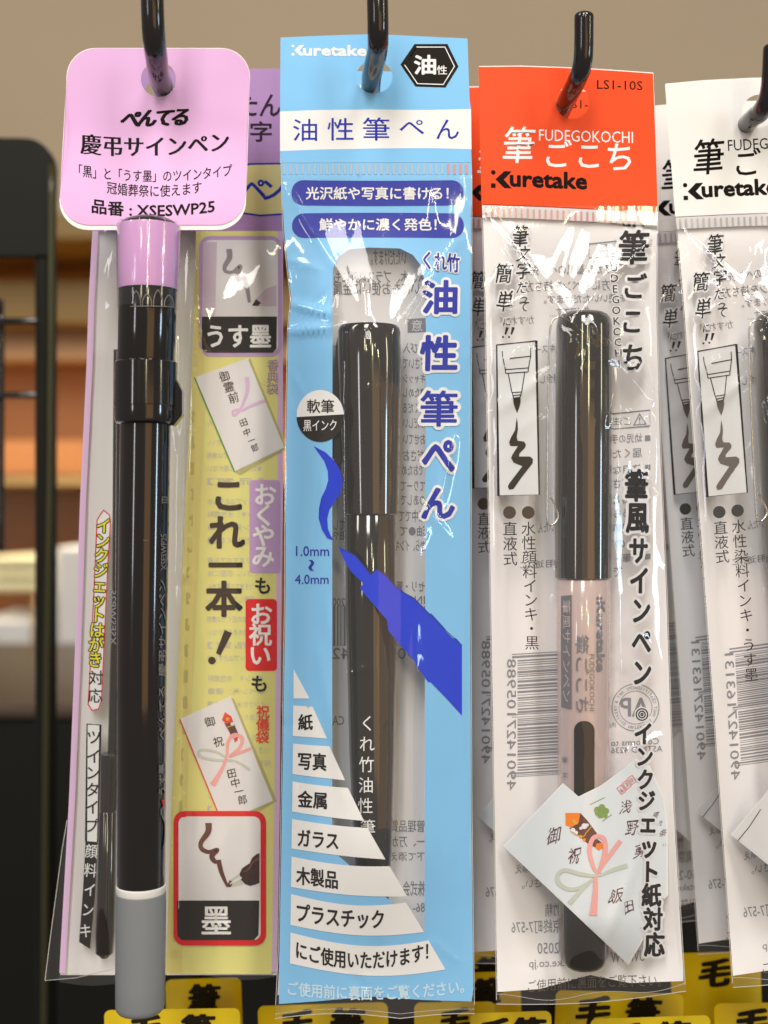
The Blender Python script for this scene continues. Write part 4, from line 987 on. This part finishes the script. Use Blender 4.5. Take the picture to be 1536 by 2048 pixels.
# copies hang on the same wire, further back
copy_thing(orange, (-.0045, .021, .0022), 'orange header package half hidden behind the foremost orange one')
copy_thing(white, (-.0032, .020, .0008), 'white header package just behind the foremost white one')
wb = copy_thing(white, (-.0110, .040, .0015), 'white header package furthest back, seen between orange and white packages')
wb.rotation_euler = (0, math.radians(1.6), 0)
copy_thing(blue_root, (0, .025, 0), 'light blue package hidden behind the foremost blue one')
copy_thing(rp, (0, 0, 0), '') if 0 else None

# ------------------------------------------------------------------ yellow cards below
YC = mat('yellow_card', (.74, .53, .008), .3, .5, coat=.4, bump=.08, bscale=60, vary=.14); YCT = ink('card_black', (.02, .015, .008))
cards = [(208, 480, 2018, .320, '毛筆', 'yellow card in front, under the grey pen end at bottom left', 0), (330, 482, 1957, .345, ' 筆', 'yellow card behind, under the yellow package', 0),
         (515, 775, 2008, .335, '毛筆', 'yellow card under the left half of the blue package', 0), (828, 990, 2004, .335, '毛 ', 'yellow card under the right half of the blue package', 0),
         (940, 1102, 2024, .318, '毛筆', 'low yellow card in front, below the gap between blue and orange packages', 0), (905, 1040, 1944, .350, ' 筆', 'dim yellow card in the gap between blue and orange packages', 1),
         (880, 1010, 1902, .375, '毛筆', 'dimmest yellow card at the back of the gap beside the blue package', 1),
         (1112, 1368, 1984, .338, '毛筆', 'yellow card with both characters showing under the orange header package', 0), (1180, 1420, 2034, .318, '毛筆', 'lowest yellow card in front, under the orange header package', 0),
         (1340, 1520, 1904, .352, '毛 ', 'dim yellow card behind the gap between orange and white packages', 0), (1428, 1680, 2005, .335, '毛筆', 'yellow card under the white package at bottom right', 0)]
for x0, x1, y0, Y, s_, lab, tilt in cards:
    t = thing('yellow_card', lab, 'card', at((x0+x1)/2, y0, Y), 'yellow brush cards along the bottom')
    y1 = y0+420; out = rrect(x0, y0, x1, y1, 13, 6)
    fn = lambda x, y, Y=Y, x0=x0, x1=x1: Y-.0035*sin(pi*max(0, min(1, (x-x0)/(x1-x0))))+.00002*(y-1900)
    pk = Pack(t, fn); t.rotation_euler = (0, math.radians(((x0*7) % 5-2)*.9), 0)
    pk.poly('card_face', out, YC, 0); pk.poly('card_face', out, YC, -6)
    V, Fc, M, I = pk.parts['card_face']; b0 = len(V); n = len(out)
    for lay in (0, -6):
        for x, y in out: V.append(at(x, y, fn(x, y)-LAYER*lay))
    for i in range(n): Fc.append((b0+i, b0+(i+1) % n, b0+n+(i+1) % n, b0+n+i)); I.append(0)
    W_ = x1-x0
    sz = min(78, W_*.31)
    sz = 64 if W_ > 200 else 60
    for k, ch in enumerate(s_):
        cx = x0+W_*(.30 if k == 0 else .68) if W_ > 200 else (x0+x1)/2+(0 if s_.strip() == ch else (k-.5)*66)
        pk.char('card_lettering', ch, cx, y0+42, (sz*1.05, sz), YCT, 1, bold=.045, skew=.2, wob=3, xb=2)
    pk.done()
